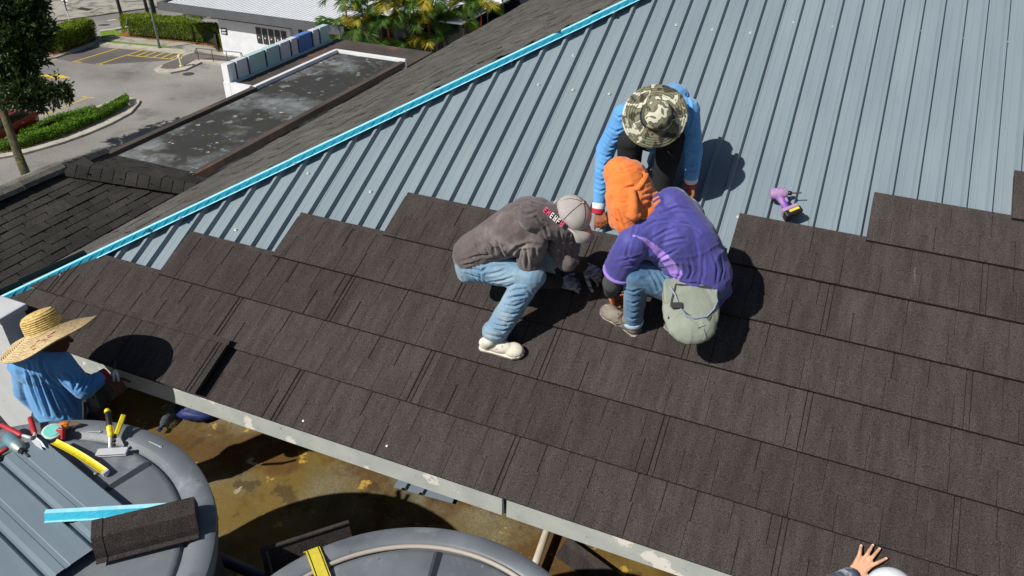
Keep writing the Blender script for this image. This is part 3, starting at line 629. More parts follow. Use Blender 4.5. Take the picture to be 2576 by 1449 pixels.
# ================================================================ SMALL STREET THINGS
t=thing('lamp_post','tall galvanised lamp post standing on the verge by the long hedge','lamp post',G(402,121,.1))
P=G(402,121,.1); b=MB(); b.tube([P,P+Z_*3,P+Z_*9],[.10,.085,.06],12); b.build('pole',M['galv'],t,smooth=True)
b=MB(); b.box(P+Z_*.02,E_*.18,H_*.18,Z_*.02); b.build('base_plate',M['galv'],t)
b=MB(); b.tube([P+Z_*5.05-E_*.14,P+Z_*5.05+E_*.14],.05,8); b.box(P+Z_*5.2+E_*.16,E_*.05,H_*.05,Z_*.12); b.build('bracket',M['galv'],t)
b=MB(); b.tube([P+Z_*9,P+Z_*9.3+H_*-.5,P+Z_*9.4-H_*1.4],.045,8); b.box(P+Z_*9.4-H_*1.6,E_*.14,H_*.35,Z_*.06); b.build('lamp_head',M['galv'],t)
P=G(181,72,.0); t=thing('stop_sign','back of a white octagonal road sign behind the block hedge','sign',P)
D_=(CAM-P); 
b=MB(); b.tube([P,P+Z_*1.55],.045,8); b.build('pole',M['white'],t); b=MB(); b.tube([P+Z_*1.55,P+Z_*2.6],.048,8); b.build('pole_band',M['black'],t)
oc=[P+Z_*2.5+H_*.06+.42*(math.cos(a)*E_+math.sin(a)*Z_) for a in np.arange(8)*math.pi/4+math.pi/8]; b=MB(); b.prism(oc,H_*.01); b.build('plate',M['white'],t)
b=MB(); [b.box(P+Z_*(2.5+d)+H_*.045,E_*.36,H_*.012,Z_*.03) for d in (-.2,.2)]; b.build('bracket',M['black'],t)
P=G(119,142.5,.12); t=thing('traffic_cone','faded red traffic cone on the kerb beside the block hedge','traffic cone',P)
b=MB(); b.box(P+Z_*.02,E_*.2,H_*.2,Z_*.02); b.build('base',M['black'],t); b=MB(); b.lathe(P+Z_*.04,Z_,[(.16,0),(.15,.03),(.045,.72),(.03,.73)],16); b.build('body',M['cone'],t,smooth=True)
P=G(457,166,.13); t=thing('fire_hydrant','cream pillar hydrant on the kerbed corner near the railing','hydrant',P)
b=MB(); b.lathe(P,Z_,[(.18,0),(.18,.05),(.10,.06),(.10,.72),(.14,.74),(.14,.82),(.09,.9),(0,.93)],14); b.build('barrel',M['hydrant'],t,smooth=True,auto=30)
for s_ in (-1,1): b=MB(); b.tube([P+Z_*.66,P+Z_*.66+s_*E_*.2],.055,10); b.tube([P+Z_*.66+s_*E_*.2,P+Z_*.66+s_*E_*.25],.075,10); b.build('outlet',M['hydrant'],t,smooth=True,auto=30)
A=G(497,151,.13); B=G(614,163,.13); t=thing('railing','dark pipe handrail on the footpath in front of the pavilion','railing',A)
b=MB(); b.tube([A+Z_*.5,A+Z_*.75,lerp(A,B,.015)+Z_*.92]+[lerp(A,B,q)+Z_*.95 for q in (.05,.5,.95)]+[lerp(A,B,.985)+Z_*.92,B+Z_*.75,B+Z_*.5],.03,8); b.build('top_rail',M['iron'],t,smooth=True)
b=MB(); b.tube([A+Z_*.5,B+Z_*.5],.022,8); b.build('mid_rail',M['iron'],t)
for q in (.03,.35,.66,.97): b=MB(); b.tube([lerp(A,B,q),lerp(A,B,q)+Z_*.94],.03,8); b.build('post',M['iron'],t)
P=G(474,186,.006); b=MB(); b.lathe(P,Z_,[(.42,0),(.42,.012),(.36,.014),(0,.014)],20); o=b.build('manhole_cover',M['iron']); tag(o,'round iron manhole cover in the asphalt near the hydrant','manhole cover')
P=G(212,23,.125); t=thing('drain_grate','rectangular iron drain grate on the far pavement','drain grate',P)
b=MB(); [b.box(P+E_*(-.7+i*.2)+Z_*.01,E_*.06,H_*.3,Z_*.012) for i in range(8)]; b.build('bars',M['iron'],t); b=MB(); [b.box(P+s_*H_*.33+Z_*.01,E_*.8,H_*.05,Z_*.012) for s_ in (-1,1)]; b.build('frame',M['iron'],t)
# ---- hedges
def leafquad(b,c,nrm,L_,W_,rr):
    nrm=unit(nrm+.8*rr.normal(size=3)); a=unit(np.cross(nrm,rr.normal(size=3))); c2=np.cross(nrm,a)
    b.add([c-a*L_/2,c+c2*W_/2,c+a*L_/2,c-c2*W_/2],[(0,1,2,3)])
def hedge(name,label,base,h,m,n_,L_=.10,inset=.0,rnd=.25,grp='clipped hedges'):
    base=[np.array(p,float) for p in base]; t=thing(name,label,'hedge',np.mean(base,0),grp); z0=base[0][2]
    n=len(base); cx=np.mean(base,0); r2=np.random.default_rng(sum(map(ord,name+label)))
    sm=[cx+(p-cx)*(1-.12) for p in base]
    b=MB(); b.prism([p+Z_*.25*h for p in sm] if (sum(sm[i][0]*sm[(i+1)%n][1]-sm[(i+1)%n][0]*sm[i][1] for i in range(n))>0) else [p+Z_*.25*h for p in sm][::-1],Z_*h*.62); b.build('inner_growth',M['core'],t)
    b=MB(); per=[np.linalg.norm(base[(i+1)%n]-base[i]) for i in range(n)]; tot=sum(per)
    area_s=tot*h; 
    from_poly=[(base[i][:2]) for i in range(n)]
    def inside(p):
        c=False
        for i in range(n):
            a,d=from_poly[i],from_poly[(i+1)%n]
            if (a[1]>p[1])!=(d[1]>p[1]) and p[0]<(d[0]-a[0])*(p[1]-a[1])/(d[1]-a[1])+a[0]: c=not c
        return c
    mn=np.min(from_poly,0); mx=np.max(from_poly,0); k=0
    top_share=.5
    while k<n_*top_share:
        p=mn+(mx-mn)*r2.random(2)
        if inside(p): 
            dz=.06*math.sin(p[0]*1.7)+.05*math.sin(p[1]*2.3+1)
            leafquad(b,np.array([p[0],p[1],z0+h+dz+r2.normal()*.06]),Z_,L_*r2.uniform(.7,1.3),L_*.6,r2); k+=1
    for _ in range(int(n_*(1-top_share))):
        i=r2.choice(n,p=np.array(per)/tot); q=r2.random(); p=lerp(base[i],base[(i+1)%n],q); out=unit(p-cx)*np.array([1,1,0]); zz=h*(.12+.88*r2.random()**.8)
        bulge=.05*math.sin(p[0]*2+zz*3)-.10*max(0,.3-zz/h)
        leafquad(b,p+out*(bulge+r2.normal()*.06)+Z_*zz,out,L_*r2.uniform(.7,1.3),L_*.6,r2)
    b.build('foliage',m,t)
    b=MB()
    for i in range(n):
        for q in np.arange(0,1,.12): p=lerp(sm[i],sm[(i+1)%n],q); b.tube([p,p+Z_*h*.4],.02,5)
    b.build('stems',M['darkbark'],t,kind='stuff')
    return t
def gb(z,*pts): return [G(x,y,z) for x,y in pts]
hedge('block_hedge','thick rectangular clipped hedge beside the traffic cone',gb(.14,(128,138),(150,135),(238,104),(247,99),(232,92),(190,97),(125,121)),1.55,M['hedge'],9000,.13)
hedge('long_hedge','long clipped hedge running to the white pavilion wall',gb(.13,(311,91),(360,96),(440,103),(530,113),(555,125),(563,134),(566,128),(556,108),(470,90),(380,80),(318,80)),1.55,M['hedge'],14000,.13)
hedge('low_hedge','low bright green hedge strip along the outer edge of the island',gb(.14,(326,262),(300,280),(240,309),(150,345),(60,372),(0,385),(-30,388),(-30,374),(60,356),(150,328),(240,295),(322,250)),.45,M['lowhedge'],9000,.11)
hedge('low_hedge','short bright green hedge strip on the parking side of the island',gb(.14,(250,290),(190,305),(130,322),(60,350),(56,344),(120,315),(180,297),(240,283)),.45,M['lowhedge'],3500,.11)
# ---- trees
def tree(name,label,pts,r0,leafc,nleaf,LL,group=None,mb='bark',ml='treeleaf'):
    t=thing(name,label,'tree',pts[0],group); b=MB(); n=len(pts); b.tube(pts,[r0*(1-.45*i/(n-1)) for i in range(n)],12); b.build('trunk',M[mb],t,smooth=True)
    r2=np.random.default_rng(len(label)); b=MB(); lf=MB()
    for (c,R) in leafc:
        c=np.array(c,float); k=min(range(n),key=lambda i:np.linalg.norm(np.array(pts[i])-c)+ (5 if i<n//2 else 0)); s=np.array(pts[k])
        mid=lerp(s,c,.5)+Z_*.25; b.tube([s,mid,c],[r0*.28,r0*.18,r0*.07],6)
        ncl=max(6,int(nleaf*R*R/sum(q[1]**2 for q in leafc)/16))
        for _ in range(ncl):
            d=r2.normal(size=3); d[2]*=.7; q=c+unit(d)*R*r2.random()**.45
            b.tube([lerp(c,q,.3),q],[.02,.008],4)
            for k2 in range(16):
                ax=unit(unit(q-c)+.9*r2.normal(size=3)+np.array([0,0,-.25])); l_=LL*r2.uniform(.7,1.2); side_=unit(np.cross(ax,r2.normal(size=3)))*l_*.2; o_=q+ax*.03+r2.normal(size=3)*.10
                dn=np.cross(side_,ax)*.25
                lf.add([o_,o_+ax*l_*.5+side_+dn,o_+ax*l_,o_+ax*l_*.5-side_+dn],[(0,1,2,3)])
    b.build('limbs',M[mb],t); lf.build('crown',M[ml],t)
    return t
TB=G(92,482,0); dT=np.linalg.norm((TB-CAM))
def at(x,y,h_from=TB,doff=0): # point at the tree's depth
    d=ray(x,y); t=((TB-CAM)@FW+doff); return CAM+d*t*.985
base=TB; 
pts=[base,at(66,440),at(48,395),at(30,345),at(14,300),at(4,255),at(0,200),at(2,120),at(4,20)]
lc=[(at(55,228,doff=-.5),1.0),(at(98,234,doff=.2),.9),(at(138,224,doff=0),.7),(at(160,234),.45),(at(35,240),.75),(at(75,250,doff=-.3),.55),(at(0,228),.95),(at(30,105),1.7),(at(88,84),.9),(at(108,66),.5),(at(62,62),1.15),(at(48,150),1.2),(at(0,60),1.9),(at(0,160),1.6),(at(84,96),.7),(at(25,10),1.6),(at(70,12),1.0),(at(-50,120),2.0),(at(-50,20),2.2),(at(8,195),.9),(at(100,78),.45),(at(60,178),.6)]
tree('street_tree','large leafy tree with a mossy leaning trunk at the left edge','' or pts,.25,lc,30000,.32)
for i,(x,y,dx) in enumerate([(311,58,-.9),(375,46,-.6),(392,44,-.4)]):
    P=G(x,y,.1); tree('roadside_tree',['slim dark trunk rising above the left end of the long hedge','dark trunk just left of the lamp post','dark trunk directly behind the lamp post'][i],[P,P+Z_*2.2+E_*.1*dx,P+Z_*4.5+E_*.25*dx,P+Z_*7.5+E_*.2],.17,[(P+Z_*8.2,1.9),(P+Z_*7.8+E_*1.2,1.4),(P+Z_*8-E_*1.3,1.4)],2500,.25,'roadside trees',mb='darkbark')
P=G(500,92,.13); tree('shrub','small bright leafed shrub under the grey fascia behind the long hedge',[P,P+Z_*.7,P+Z_*1.5],.05,[(P+Z_*1.9-E_*.6,.4),(P+Z_*1.9+E_*.9,.35),(P+Z_*1.7+E_*.2,.35)],900,.16,mb='darkbark',ml='hedge')['category']='shrub'
# ---- palms
def palm(P,H,lean,label,seed,yellow,shaft_z=.72,fl=1.5):
    r2=random.Random(seed); t=thing('sealing_wax_palm',label,'palm',P,'sealing-wax palms behind the parapet')
    top=P+Z_*H+lean; s0=lerp(P,top,shaft_z)
    b=MB(); b.tube([P,lerp(P,top,.35)-lean*.05,s0],[.06,.05,.045],8); b.build('stem',M['palmstem'],t,smooth=True)
    b=MB(); b.tube([s0,lerp(s0,top,.4),top],[.055,.065,.03],8); b.build('crownshaft',M['crownshaft'],t,smooth=True)
    nf=r2.randint(7,9)
    for f in range(nf):
        az=2*math.pi*f/nf+r2.uniform(-.3,.3); el=r2.uniform(.35,1.25); L_=fl*r2.uniform(.8,1.15); d=np.array([math.cos(az),math.sin(az),0])
        pts=[];p=top.copy();an=el
        for i in range(9): pts.append(p.copy()); p=p+(d*math.cos(an)+Z_*math.sin(an))*L_/8; an-=.16+.03*i
        b=MB(); b.tube(pts,[.022*(1-i/10) for i in range(9)],5)
        sd=np.array([-d[1],d[0],0])
        for i in range(4,33):
            u=i/33*8; k=int(u); q=lerp(pts[k],pts[min(k+1,8)],u-k); tg=unit(pts[min(k+1,8)]-pts[max(k,0)]+1e-6)
            ll=L_*.52*math.sin(math.pi*(.15+.8*i/34))+.08
            for s_ in (-1,1):
                dr=unit(sd*s_*.62+tg*.85+Z_*(.22-.6*r2.random())); e_=q+dr*ll+Z_*(-.22*ll); wv=tg*.022
                m_=lerp(q,e_,.5)+Z_*.05*ll
                b.add([q-wv*1.3,q+wv*1.3,m_+wv*1.3,e_,m_-wv*1.3],[(0,1,2,3,4)],1)
        b.build('frond',[M['palmstem'],M['palmyellow'] if r2.random()<yellow else M['palm']],t)
crowns=[(862,78),(882,18),(903,84),(924,30),(944,118),(958,12),(984,66),(1000,22),(1012,122),(1036,26),(1050,74),(1066,118),(1084,16),(1104,58),(1128,10),(1150,52),(1176,20),(1200,44),(1226,6),(1072,48),(930,66),(1138,80)]
crowns.sort(); ordn=['1st','2nd','3rd']+['%dth'%i for i in range(4,24)]
for i,(x,y) in enumerate(crowns):
    yb=188 if x<1000 else (180 if x<1090 else 168); P=G(x+6,yb,0); px_m=FPX/((P-CAM)@FW); H=(yb-y)/px_m/.955
    palm(P,H,E_*((i*37%7)-3)*.09,'red-shafted palm, %s from the left along the palm row'%ordn[i],50+i,.15+.3*((i*5)%4==0),shaft_z=1-min(.42,1.1/H),fl=1.75+.25*(i%3))
# ---- car
def car():
    F=G(5,572,0)*0; rw=G(84,331,0); fwp=G(2,371,0); d=unit((rw-fwp)*np.array([1,1,0])); l=np.array([-d[1],d[0],0])   # d points to the rear
    if (CAM-rw)@l<0: l=-l                                     # l points to the camera side
    wb=2.6; rear=rw-l*.05; front=rear-d*wb; c0=lerp(front,rear,.5)-l*.82
    t=thing('parked_car','maroon saloon car parked behind the big tree trunk','car',c0*np.array([1,1,0]))
    # body: lengthwise sections (x from front to rear, half width, z belt profile)
    secs=[(-2.15,.70,.45,.62),(-2.05,.80,.30,.72),(-1.4,.85,.24,.86),(-.75,.86,.22,.95),(.2,.86,.22,.98),(1.0,.86,.22,1.02),(1.7,.85,.24,1.05),(2.1,.80,.32,1.0),(2.2,.74,.45,.88)]
    b=MB(); vs=[];fs=[]
    for x,w,z0,z1 in secs:
        for (yy,zz_) in ((-w*.92,z0),(-w,z0+.12),(-w,lerp(z0,z1,.65)),(-w*.93,z1),(0,z1+.03),(w*.93,z1),(w,lerp(z0,z1,.65)),(w,z0+.12),(w*.92,z0)): vs.append(c0*np.array([1,1,0])+d*x+l*yy+Z_*zz_)
    n=9
    for i in range(len(secs)-1):
        for k in range(n): fs.append((i*n+k,i*n+(k+1)%n,(i+1)*n+(k+1)%n,(i+1)*n+k))
    fs+= [tuple(range(n)),tuple((len(secs)-1)*n+k for k in range(n))[::-1]]
    b.add(vs,fs); b.build('body',M['carred'],t,smooth=True,auto=35)
    cab=[(-.95,.70,.96),(-.2,.62,1.40),(.9,.62,1.44),(1.75,.66,1.06)]; b=MB(); vs=[]
    for x,w,zt in cab: vs+= [c0*np.array([1,1,0])+d*x+l*(-w)+Z_*zt,c0*np.array([1,1,0])+d*x+l*w+Z_*zt]
    vs+= [c0*np.array([1,1,0])+d*-.95+l*-.8+Z_*.93,c0*np.array([1,1,0])+d*-.95+l*.8+Z_*.93,c0*np.array([1,1,0])+d*1.75+l*-.8+Z_*1.0,c0*np.array([1,1,0])+d*1.75+l*.8+Z_*1.0]
    b.add(vs,[(0,1,3,2),(4,5,7,6),(0,2,4,6,10,8),(1,9,11,7,5,3)]); b.build('windows',M['darkglass'],t)
    b=MB(); b.prism([vs[2]+Z_*.004,vs[3]+Z_*.004,vs[5]+Z_*.004,vs[4]+Z_*.004],Z_*.03); b.build('roof',M['carred'],t)
    for x in (-1.3,1.3):
        for s_ in (-1,1):
            p=c0*np.array([1,1,0])+d*x+l*s_*.72+Z_*.32; b=MB(); b.lathe(p-l*.1*1,l,[(.2,0),(.31,.0),(.32,.03),(.32,.18),(.31,.2),(.22,.2)],22); w_=b.build('wheel',M['tyre'],t,smooth=True,auto=30)
            b=MB(); b.lathe(p-l*.095,l,[(.22,.0),(.22,.19),(.20,.2),(.06,.18),(0,.2)],22); 
            b.build('rim',M['iron'],w_)
            b=MB()
            for a in range(8): dd=math.cos(a*math.pi/4)*d+math.sin(a*math.pi/4)*Z_; b.box(p+l*(.105*(1 if s_>0 else -1.0))+dd*.12,dd*.10,np.cross(dd,l)*.016,l*.012)
            b.build('spokes',M['alu'],w_)
    for x in (-.35,.75): b=MB(); b.box(c0*np.array([1,1,0])+d*x+l*.872+Z_*.80,d*.10,l*.015,Z_*.018); b.build('door_handle',M['chrome'],t)
    b=MB(); b.box(c0*np.array([1,1,0])+d*2.1+l*.72+Z_*.88,d*.10,l*.10,Z_*.09); b.build('tail_light',M['taillight'],t,bevel=.03)
    b=MB(); b.box(c0*np.array([1,1,0])+d*2.1-l*.72+Z_*.88,d*.10,l*.10,Z_*.09); b.build('tail_light',M['taillight'],t,bevel=.03)
car()
# ================================================================ TERRACE, TANKS AND TOOLS
FZ=14.1
tf=flat('terrace_floor',[EH(-6.3,-5,0),EH(4.6,-5,0),EH(4.6,hfront+1.7,0),EH(-5.0,hfront+1.7,0),EH(-5.0,hfront+.3,0),EH(-6.3,hfront+.3,0)],FZ,M['floor'],thick=.25)
b=MB(); b.box(EH(-.8,-.7,6.9),E_*5.2,H_*4.1,Z_*6.9); o=b.build('terrace_block',M['oldwhite']); tag(o,'white block below the mossy terrace','building')
wp=G(-4,808,15.42); we_=wp@E_; wh_=wp@H_
t=thing('parapet_wall','stained white parapet wall at the left edge beside the straw-hatted worker','wall',EH(we_-.6,wh_+.1,FZ))
b=MB(); b.box(EH(we_-1.2,wh_+.10,(FZ+15.40)/2),E_*1.2,H_*.09,Z_*(15.40-FZ)/2); b.build('wall',M['oldwhite'],t)
b=MB(); b.box(EH(we_-1.19,wh_+.10,15.42),E_*1.215,H_*.11,Z_*.025); b.build('coping',M['oldwhite'],t,bevel=.012)
def tank(name,label,c,R,zt,ang,pl_h):
    c=np.array([c[0],c[1],0.]); t=thing(name,label,'water tank',c+Z_*FZ,'round plastic water tanks')
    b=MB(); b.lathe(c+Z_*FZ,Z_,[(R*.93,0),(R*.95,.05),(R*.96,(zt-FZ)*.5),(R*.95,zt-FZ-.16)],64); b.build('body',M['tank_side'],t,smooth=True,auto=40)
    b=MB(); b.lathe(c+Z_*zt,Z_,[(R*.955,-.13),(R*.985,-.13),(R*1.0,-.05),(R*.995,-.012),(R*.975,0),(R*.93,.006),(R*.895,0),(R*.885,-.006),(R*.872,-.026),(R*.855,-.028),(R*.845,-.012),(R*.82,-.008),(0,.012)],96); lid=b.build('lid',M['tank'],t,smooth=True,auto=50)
    for k in range(6):
        a=ang+k*math.pi/3; d=np.array([math.cos(a),math.sin(a),0]); s_=np.array([-d[1],d[0],0]); p0=c+Z_*(zt+.006)+d*R*.12; p1=c+Z_*(zt-.006)+d*R*.83
        b=MB(); b.add([p0-s_*.014,p1-s_*.022,p1+s_*.004+Z_*.012,p0+s_*.003+Z_*.012,p1+s_*.022,p0+s_*.014],[(0,1,2,3),(3,2,4,5),(1,4,2),(0,3,5)]); b.build('radial_seam',M['tank_side'],lid)
    return t,lid
ZT=15.53; C1=(-2.377,2.159); R1=1.03
t1,l1=tank('water_tank','grey round water tank strewn with tools at lower left',C1,R1,ZT,math.atan2(*(G(408,1140,ZT)-np.array([C1[0],C1[1],0]))[[1,0]]),0)
ZT2=15.3; C2=(-.447,1.731); R2=.947
t2,l2=tank('water_tank','grey round water tank with a yellow strap at the bottom edge',C2,R2,ZT2,math.atan2(*(G(1107,1372,ZT2)-np.array([C2[0],C2[1],0]))[[1,0]]),0)
cc=np.array([C2[0],C2[1],ZT2]); b=MB(); b.tube([cc+np.array([math.cos(a)*R2*.865,math.sin(a)*R2*.865,-.008]) for a in np.linspace(0,2*math.pi,97)[:-1]]+[cc+np.array([R2*.865,0,-.008])],.012,6); b.build('sealing_cord',M['hose'],t2,smooth=True)
def T(x,y,dz=.0): return G(x,y,ZT+dz)
# --- ribbed steel offcut lying across tank
A=T(116,1106,.05); B=T(352,1300,.05); d=unit(B-A); w_=np.array([d[1],-d[0],0]); w_=w_ if w_@(G(200,1449,ZT)-A)>0 else -w_
b=MB(); cols=[(0,-.022),(.012,0)]; x=.02
pr_=[(.0,.0),(.10,.0),(.104,-.003),(.125,-.003),(.129,.0),(.165,.0),(.18,-.024),(.20,-.024),(.215,.0)]
for k in range(4):
    for dx,dz in pr_: cols.append((.02+k*.215+dx,dz))
vs=[];fs=[]; L_=np.linalg.norm(B-A)
for x,dz in cols: vs+= [A-d*.05+w_*x+Z_*dz,A+d*L_+w_*x+Z_*dz]
for i in range(len(cols)-1): fs.append((2*i,2*i+1,2*i+3,2*i+2))
b.add(vs,fs); o=b.build('steel_sheet_offcut',M['steel2']); tag(o,'ribbed blue-grey steel sheet offcut lying across the tool-covered tank lid','steel sheet')
sm=o.modifiers.new('solid','SOLIDIFY'); sm.thickness=.002
# --- blue flashing offcut
P=T(116,1294,.070); Q=T(453,1275,.070); d=unit(Q-P); s_=np.array([-d[1],d[0],0]); L_=np.linalg.norm(Q-P)
prof=[(-.036,-.016),(-.027,-.015),(-.023,-.008),(-.010,.018),(.012,.020),(.022,.008),(.028,-.014)]
b=MB(); vs=[P+s_*x+Z_*z_ for x,z_ in prof]+[Q+s_*x+Z_*z_ for x,z_ in prof]; m_=len(prof)
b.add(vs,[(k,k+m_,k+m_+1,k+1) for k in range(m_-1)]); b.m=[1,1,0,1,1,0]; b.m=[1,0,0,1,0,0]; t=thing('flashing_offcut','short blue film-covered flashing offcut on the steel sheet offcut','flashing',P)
o=b.build('channel',[M['film'],M['film_glint']],t); sm=o.modifiers.new('solid','SOLIDIFY'); sm.thickness=.002
b=MB(); q=.05
while q<L_-.06: b.tube([P+d*q-s_*.021+Z_*-.004,P+d*(q+.05)-s_*.011+Z_*.016],.0015,5); q+=.075
b.build('embossing',M['film'],t,kind='stuff')
# --- hip cap tile
P=T(245,1368,.035); Q=T(497,1305,.03); d=unit(Q-P); s_=np.array([-d[1],d[0],0]); s_=s_ if s_[1]>0 else -s_
pr=[(-.115,-.005),(-.09,-.004),(-.085,.028),(-.055,.095),(.045,.105),(.085,.03),(.10,-.005)]
t=thing('hip_cap_tile','angular dark granulated hip cap tile lying on the tool-covered tank','roof tile',lerp(P,Q,.5))
b=MB(); L_=np.linalg.norm(Q-P); vs=[];st=[0,.045,.05,L_-.02,L_]; lf=[.004,.004,0,0,0]
for q,l_ in zip(st,lf): vs+= [P+d*q+s_*x*(1+l_*4)+Z_*(z_+l_) for x,z_ in pr]
m_=len(pr); fs=[(i*m_+k,(i+1)*m_+k,(i+1)*m_+k+1,i*m_+k+1) for i in range(len(st)-1) for k in range(m_-1)]
b.add(vs,fs); b.add(vs[-m_:],[tuple(range(m_-1))[1:]+(m_-1,)],1); o=b.build('shell',[M['tile'],M['tile_under']],t); sm=o.modifiers.new('solid','SOLIDIFY'); sm.thickness=.005
# --- tape measure
c=T(132,1089,.035); t=thing('tape_measure','mint and teal tape measure with its yellow blade pulled out','tape measure',c)
up_=unit(Z_*.9+unit(CAM-c)*.35); b=MB(); b.lathe(c-up_*.02,up_,[(.030,0),(.052,.004),(.054,.02),(.050,.036),(.040,.040),(0,.040)],24); b.build('case',M['mint'],t,smooth=True,auto=40)
b=MB(); b.lathe(c-up_*.02,up_,[(.040,.0405),(.038,.0425),(0,.0425)],24); b.build('face',M['teal'],t)
b=MB(); b.box(c+RT*.045-UP*.005,RT*.02,UP*.03,unit(np.cross(RT,UP))*.016); b.build('bumper',M['red'],t,bevel=.006)
P=T(136,1112,.045); Q=T(264,1188,.02); d=unit(Q-P); s_=unit(np.cross(d,Z_)); b=MB()
vs=[]
for k in range(9):
    q=lerp(P,Q,k/8)+Z_*(.016*math.sin(math.pi*k/8)); 
    for x,z_ in ((-.019,.007),(-.010,.001),(0,-.001),(.010,.001),(.019,.007)): vs.append(q+s_*x+Z_*z_)
b.add(vs,[(i*5+k,i*5+k+1,(i+1)*5+k+1,(i+1)*5+k) for i in range(8) for k in range(4)]); o=b.build('blade',M['yellow'],t); o.modifiers.new('s','SOLIDIFY').thickness=.0015
b=MB(); b.box(Q+d*.004,d*.008,s_*.017,Z_*.010); b.build('end_hook',M['chrome'],t)
# --- tin snips
pv_=T(84,1103,.075); t=thing('tin_snips','tin snips with red grips lying over the cordless drill','tin snips',pv_)
b=MB(); b.cap(T(6,1070,.075),T(52,1094,.072),.013,.016); b.build('grip',M['red'],t,smooth=True)
b=MB(); b.cap(T(76,1053,.05),T(86,1087,.06),.013,.015); b.build('grip',M['red'],t,smooth=True)
b=MB(); b.tube([T(52,1094,.072),T(66,1098,.074),pv_],[.007,.009,.010],8); b.tube([T(86,1087,.06),T(88,1094,.066),pv_],[.007,.009,.010],8); b.build('arm',M['chrome'],t,smooth=True)
for (x,y) in ((116,1127),(107,1132)):
    q=T(x,y,.06); d=unit(q-pv_); s_=unit(np.cross(d,UP)); s_=unit(np.cross(d,unit(CAM-pv_))); b=MB(); b.prism([pv_+s_*.014,pv_-s_*.014,lerp(pv_,q,.5)-s_*.012,q,lerp(pv_,q,.5)+s_*.012],unit(CAM-pv_)*.004); b.build('blade',M['chrome'],t)
b=MB(); b.lathe(pv_,unit(CAM-pv_),[(.014,-.004),(.014,.008),(.008,.012),(0,.013)],12); b.build('pivot',M['iron'],t)
# --- cordless drill lying down
t=thing('cordless_drill','blue-grey cordless drill with red trigger under the tin snips','drill',T(40,1120,.0))
P=T(26,1105,.055); Q=T(60,1138,.055); d=unit(Q-P); s_=unit(np.cross(d,Z_)); n_=np.cross(s_,d)
b=MB(); b.lathe(P-d*.03,d,[(.0,0),(.030,.004),(.036,.02),(.037,.075),(.034,.10)],18); b.build('motor_housing',M['drill'],t,smooth=True,auto=40)
b=MB(); b.lathe(P+d*.07,d,[(.036,0),(.036,.012),(.030,.045),(.022,.062),(.016,.064)],18); b.build('gearbox',M['alu'],t,smooth=True,auto=40)
b=MB(); b.lathe(P+d*.132,d,[(.014,0),(.015,.022),(.010,.026)],12); b.build('chuck',M['black'],t,smooth=True,auto=40); b=MB(); b.tube([P+d*.158,P+d*.205],.006,6); b.build('bit',M['iron'],t)
hd_=unit(T(-12,1135,.03)-T(30,1115,.03)); b=MB(); b.cap(P+d*.03,P+d*.02+hd_*.13-Z_*.02,.022,.02); b.build('handle',M['drill'],t,smooth=True)
b=MB(); b.box(P+d*.03+hd_*.15-Z_*.02,d*.05,hd_*.022,n_*.028); b.build('battery',M['black'],t,bevel=.006)
b=MB(); b.cap(P+d*.055+hd_*.045-Z_*.005,P+d*.05+hd_*.075-Z_*.012,.013,.013); b.build('trigger',M['red'],t,smooth=True)
# --- pliers
t=thing('pliers','combination pliers with orange grips and a worn steel nose behind the tape measure','pliers',T(180,1070,.02))
pv2=T(176,1068,.03); tip=T(205,1068,.024); d=unit(tip-pv2); s_=unit(np.cross(Z_,d)); b=MB(); b.prism([pv2+s_*.02,pv2-s_*.02,lerp(pv2,tip,.6)-s_*.014,tip-s_*.004,tip+s_*.004,lerp(pv2,tip,.6)+s_*.014],Z_*.010); b.build('jaws',M['rust_steel'],t,bevel=.002)
for k,(x,y) in enumerate(((104,1083),(120,1090))): b=MB(); b.tube([pv2+s_*(.012-.024*k),T(160,1067+9*k,.03),T(x,y,.022)],[.011,.014,.010],8); b.build('grip',M['orange_pl'],t,smooth=True)
# --- hand seamer
t=thing('hand_seamer','yellow and black hand seamer with wide steel jaws on the tank lid','hand seamer',T(280,1120,.0))
st=T(278,1100,.05)
b=MB(); b.cap(T(271,1038,.10),T(277,1078,.07),.015,.015); b.build('grip',M['black'],t,smooth=True); b=MB(); b.cap(T(276,1076,.072),T(279,1094,.052),.017,.017); b.build('grip_collar',M['yellow'],t,smooth=True); b=MB(); b.cap(T(270,1034,.104),T(271,1037,.10),.016,.016); b.build('grip_end',M['yellow'],t,smooth=True)
P=T(311,1044,.09); Q=T(293,1093,.05); d=unit(Q-P); s_=unit(np.cross(d,CAM-P)); b=MB(); b.box(lerp(P,Q,.5),d*np.linalg.norm(Q-P)/2,s_*.013,np.cross(d,s_)*.011); b.build('lever',M['yellow'],t,bevel=.005)
b=MB(); b.tube([T(278,1094,.05),T(277,1127,.022)],[.011,.009],8); b.build('stem',M['chrome'],t); b=MB(); [b.lathe(T(x,y,.035),Z_,[(.011,-.008),(.011,.008),(0,.009)],10) for x,y in ((288,1098),(286,1108),(285,1118))]; b.build('linkage',M['iron'],t)
A=T(243,1138,.016); B=T(320,1133,.016); d=unit(B-A); s_=unit(np.cross(Z_,d)); b=MB(); b.box(lerp(A,B,.5),d*np.linalg.norm(B-A)/2,s_*.024,Z_*.004); b.box(lerp(A,B,.5)-Z_*.014,d*np.linalg.norm(B-A)/2*.97,s_*.022,Z_*.003); b.build('jaws',M['chrome'],t,bevel=.002)
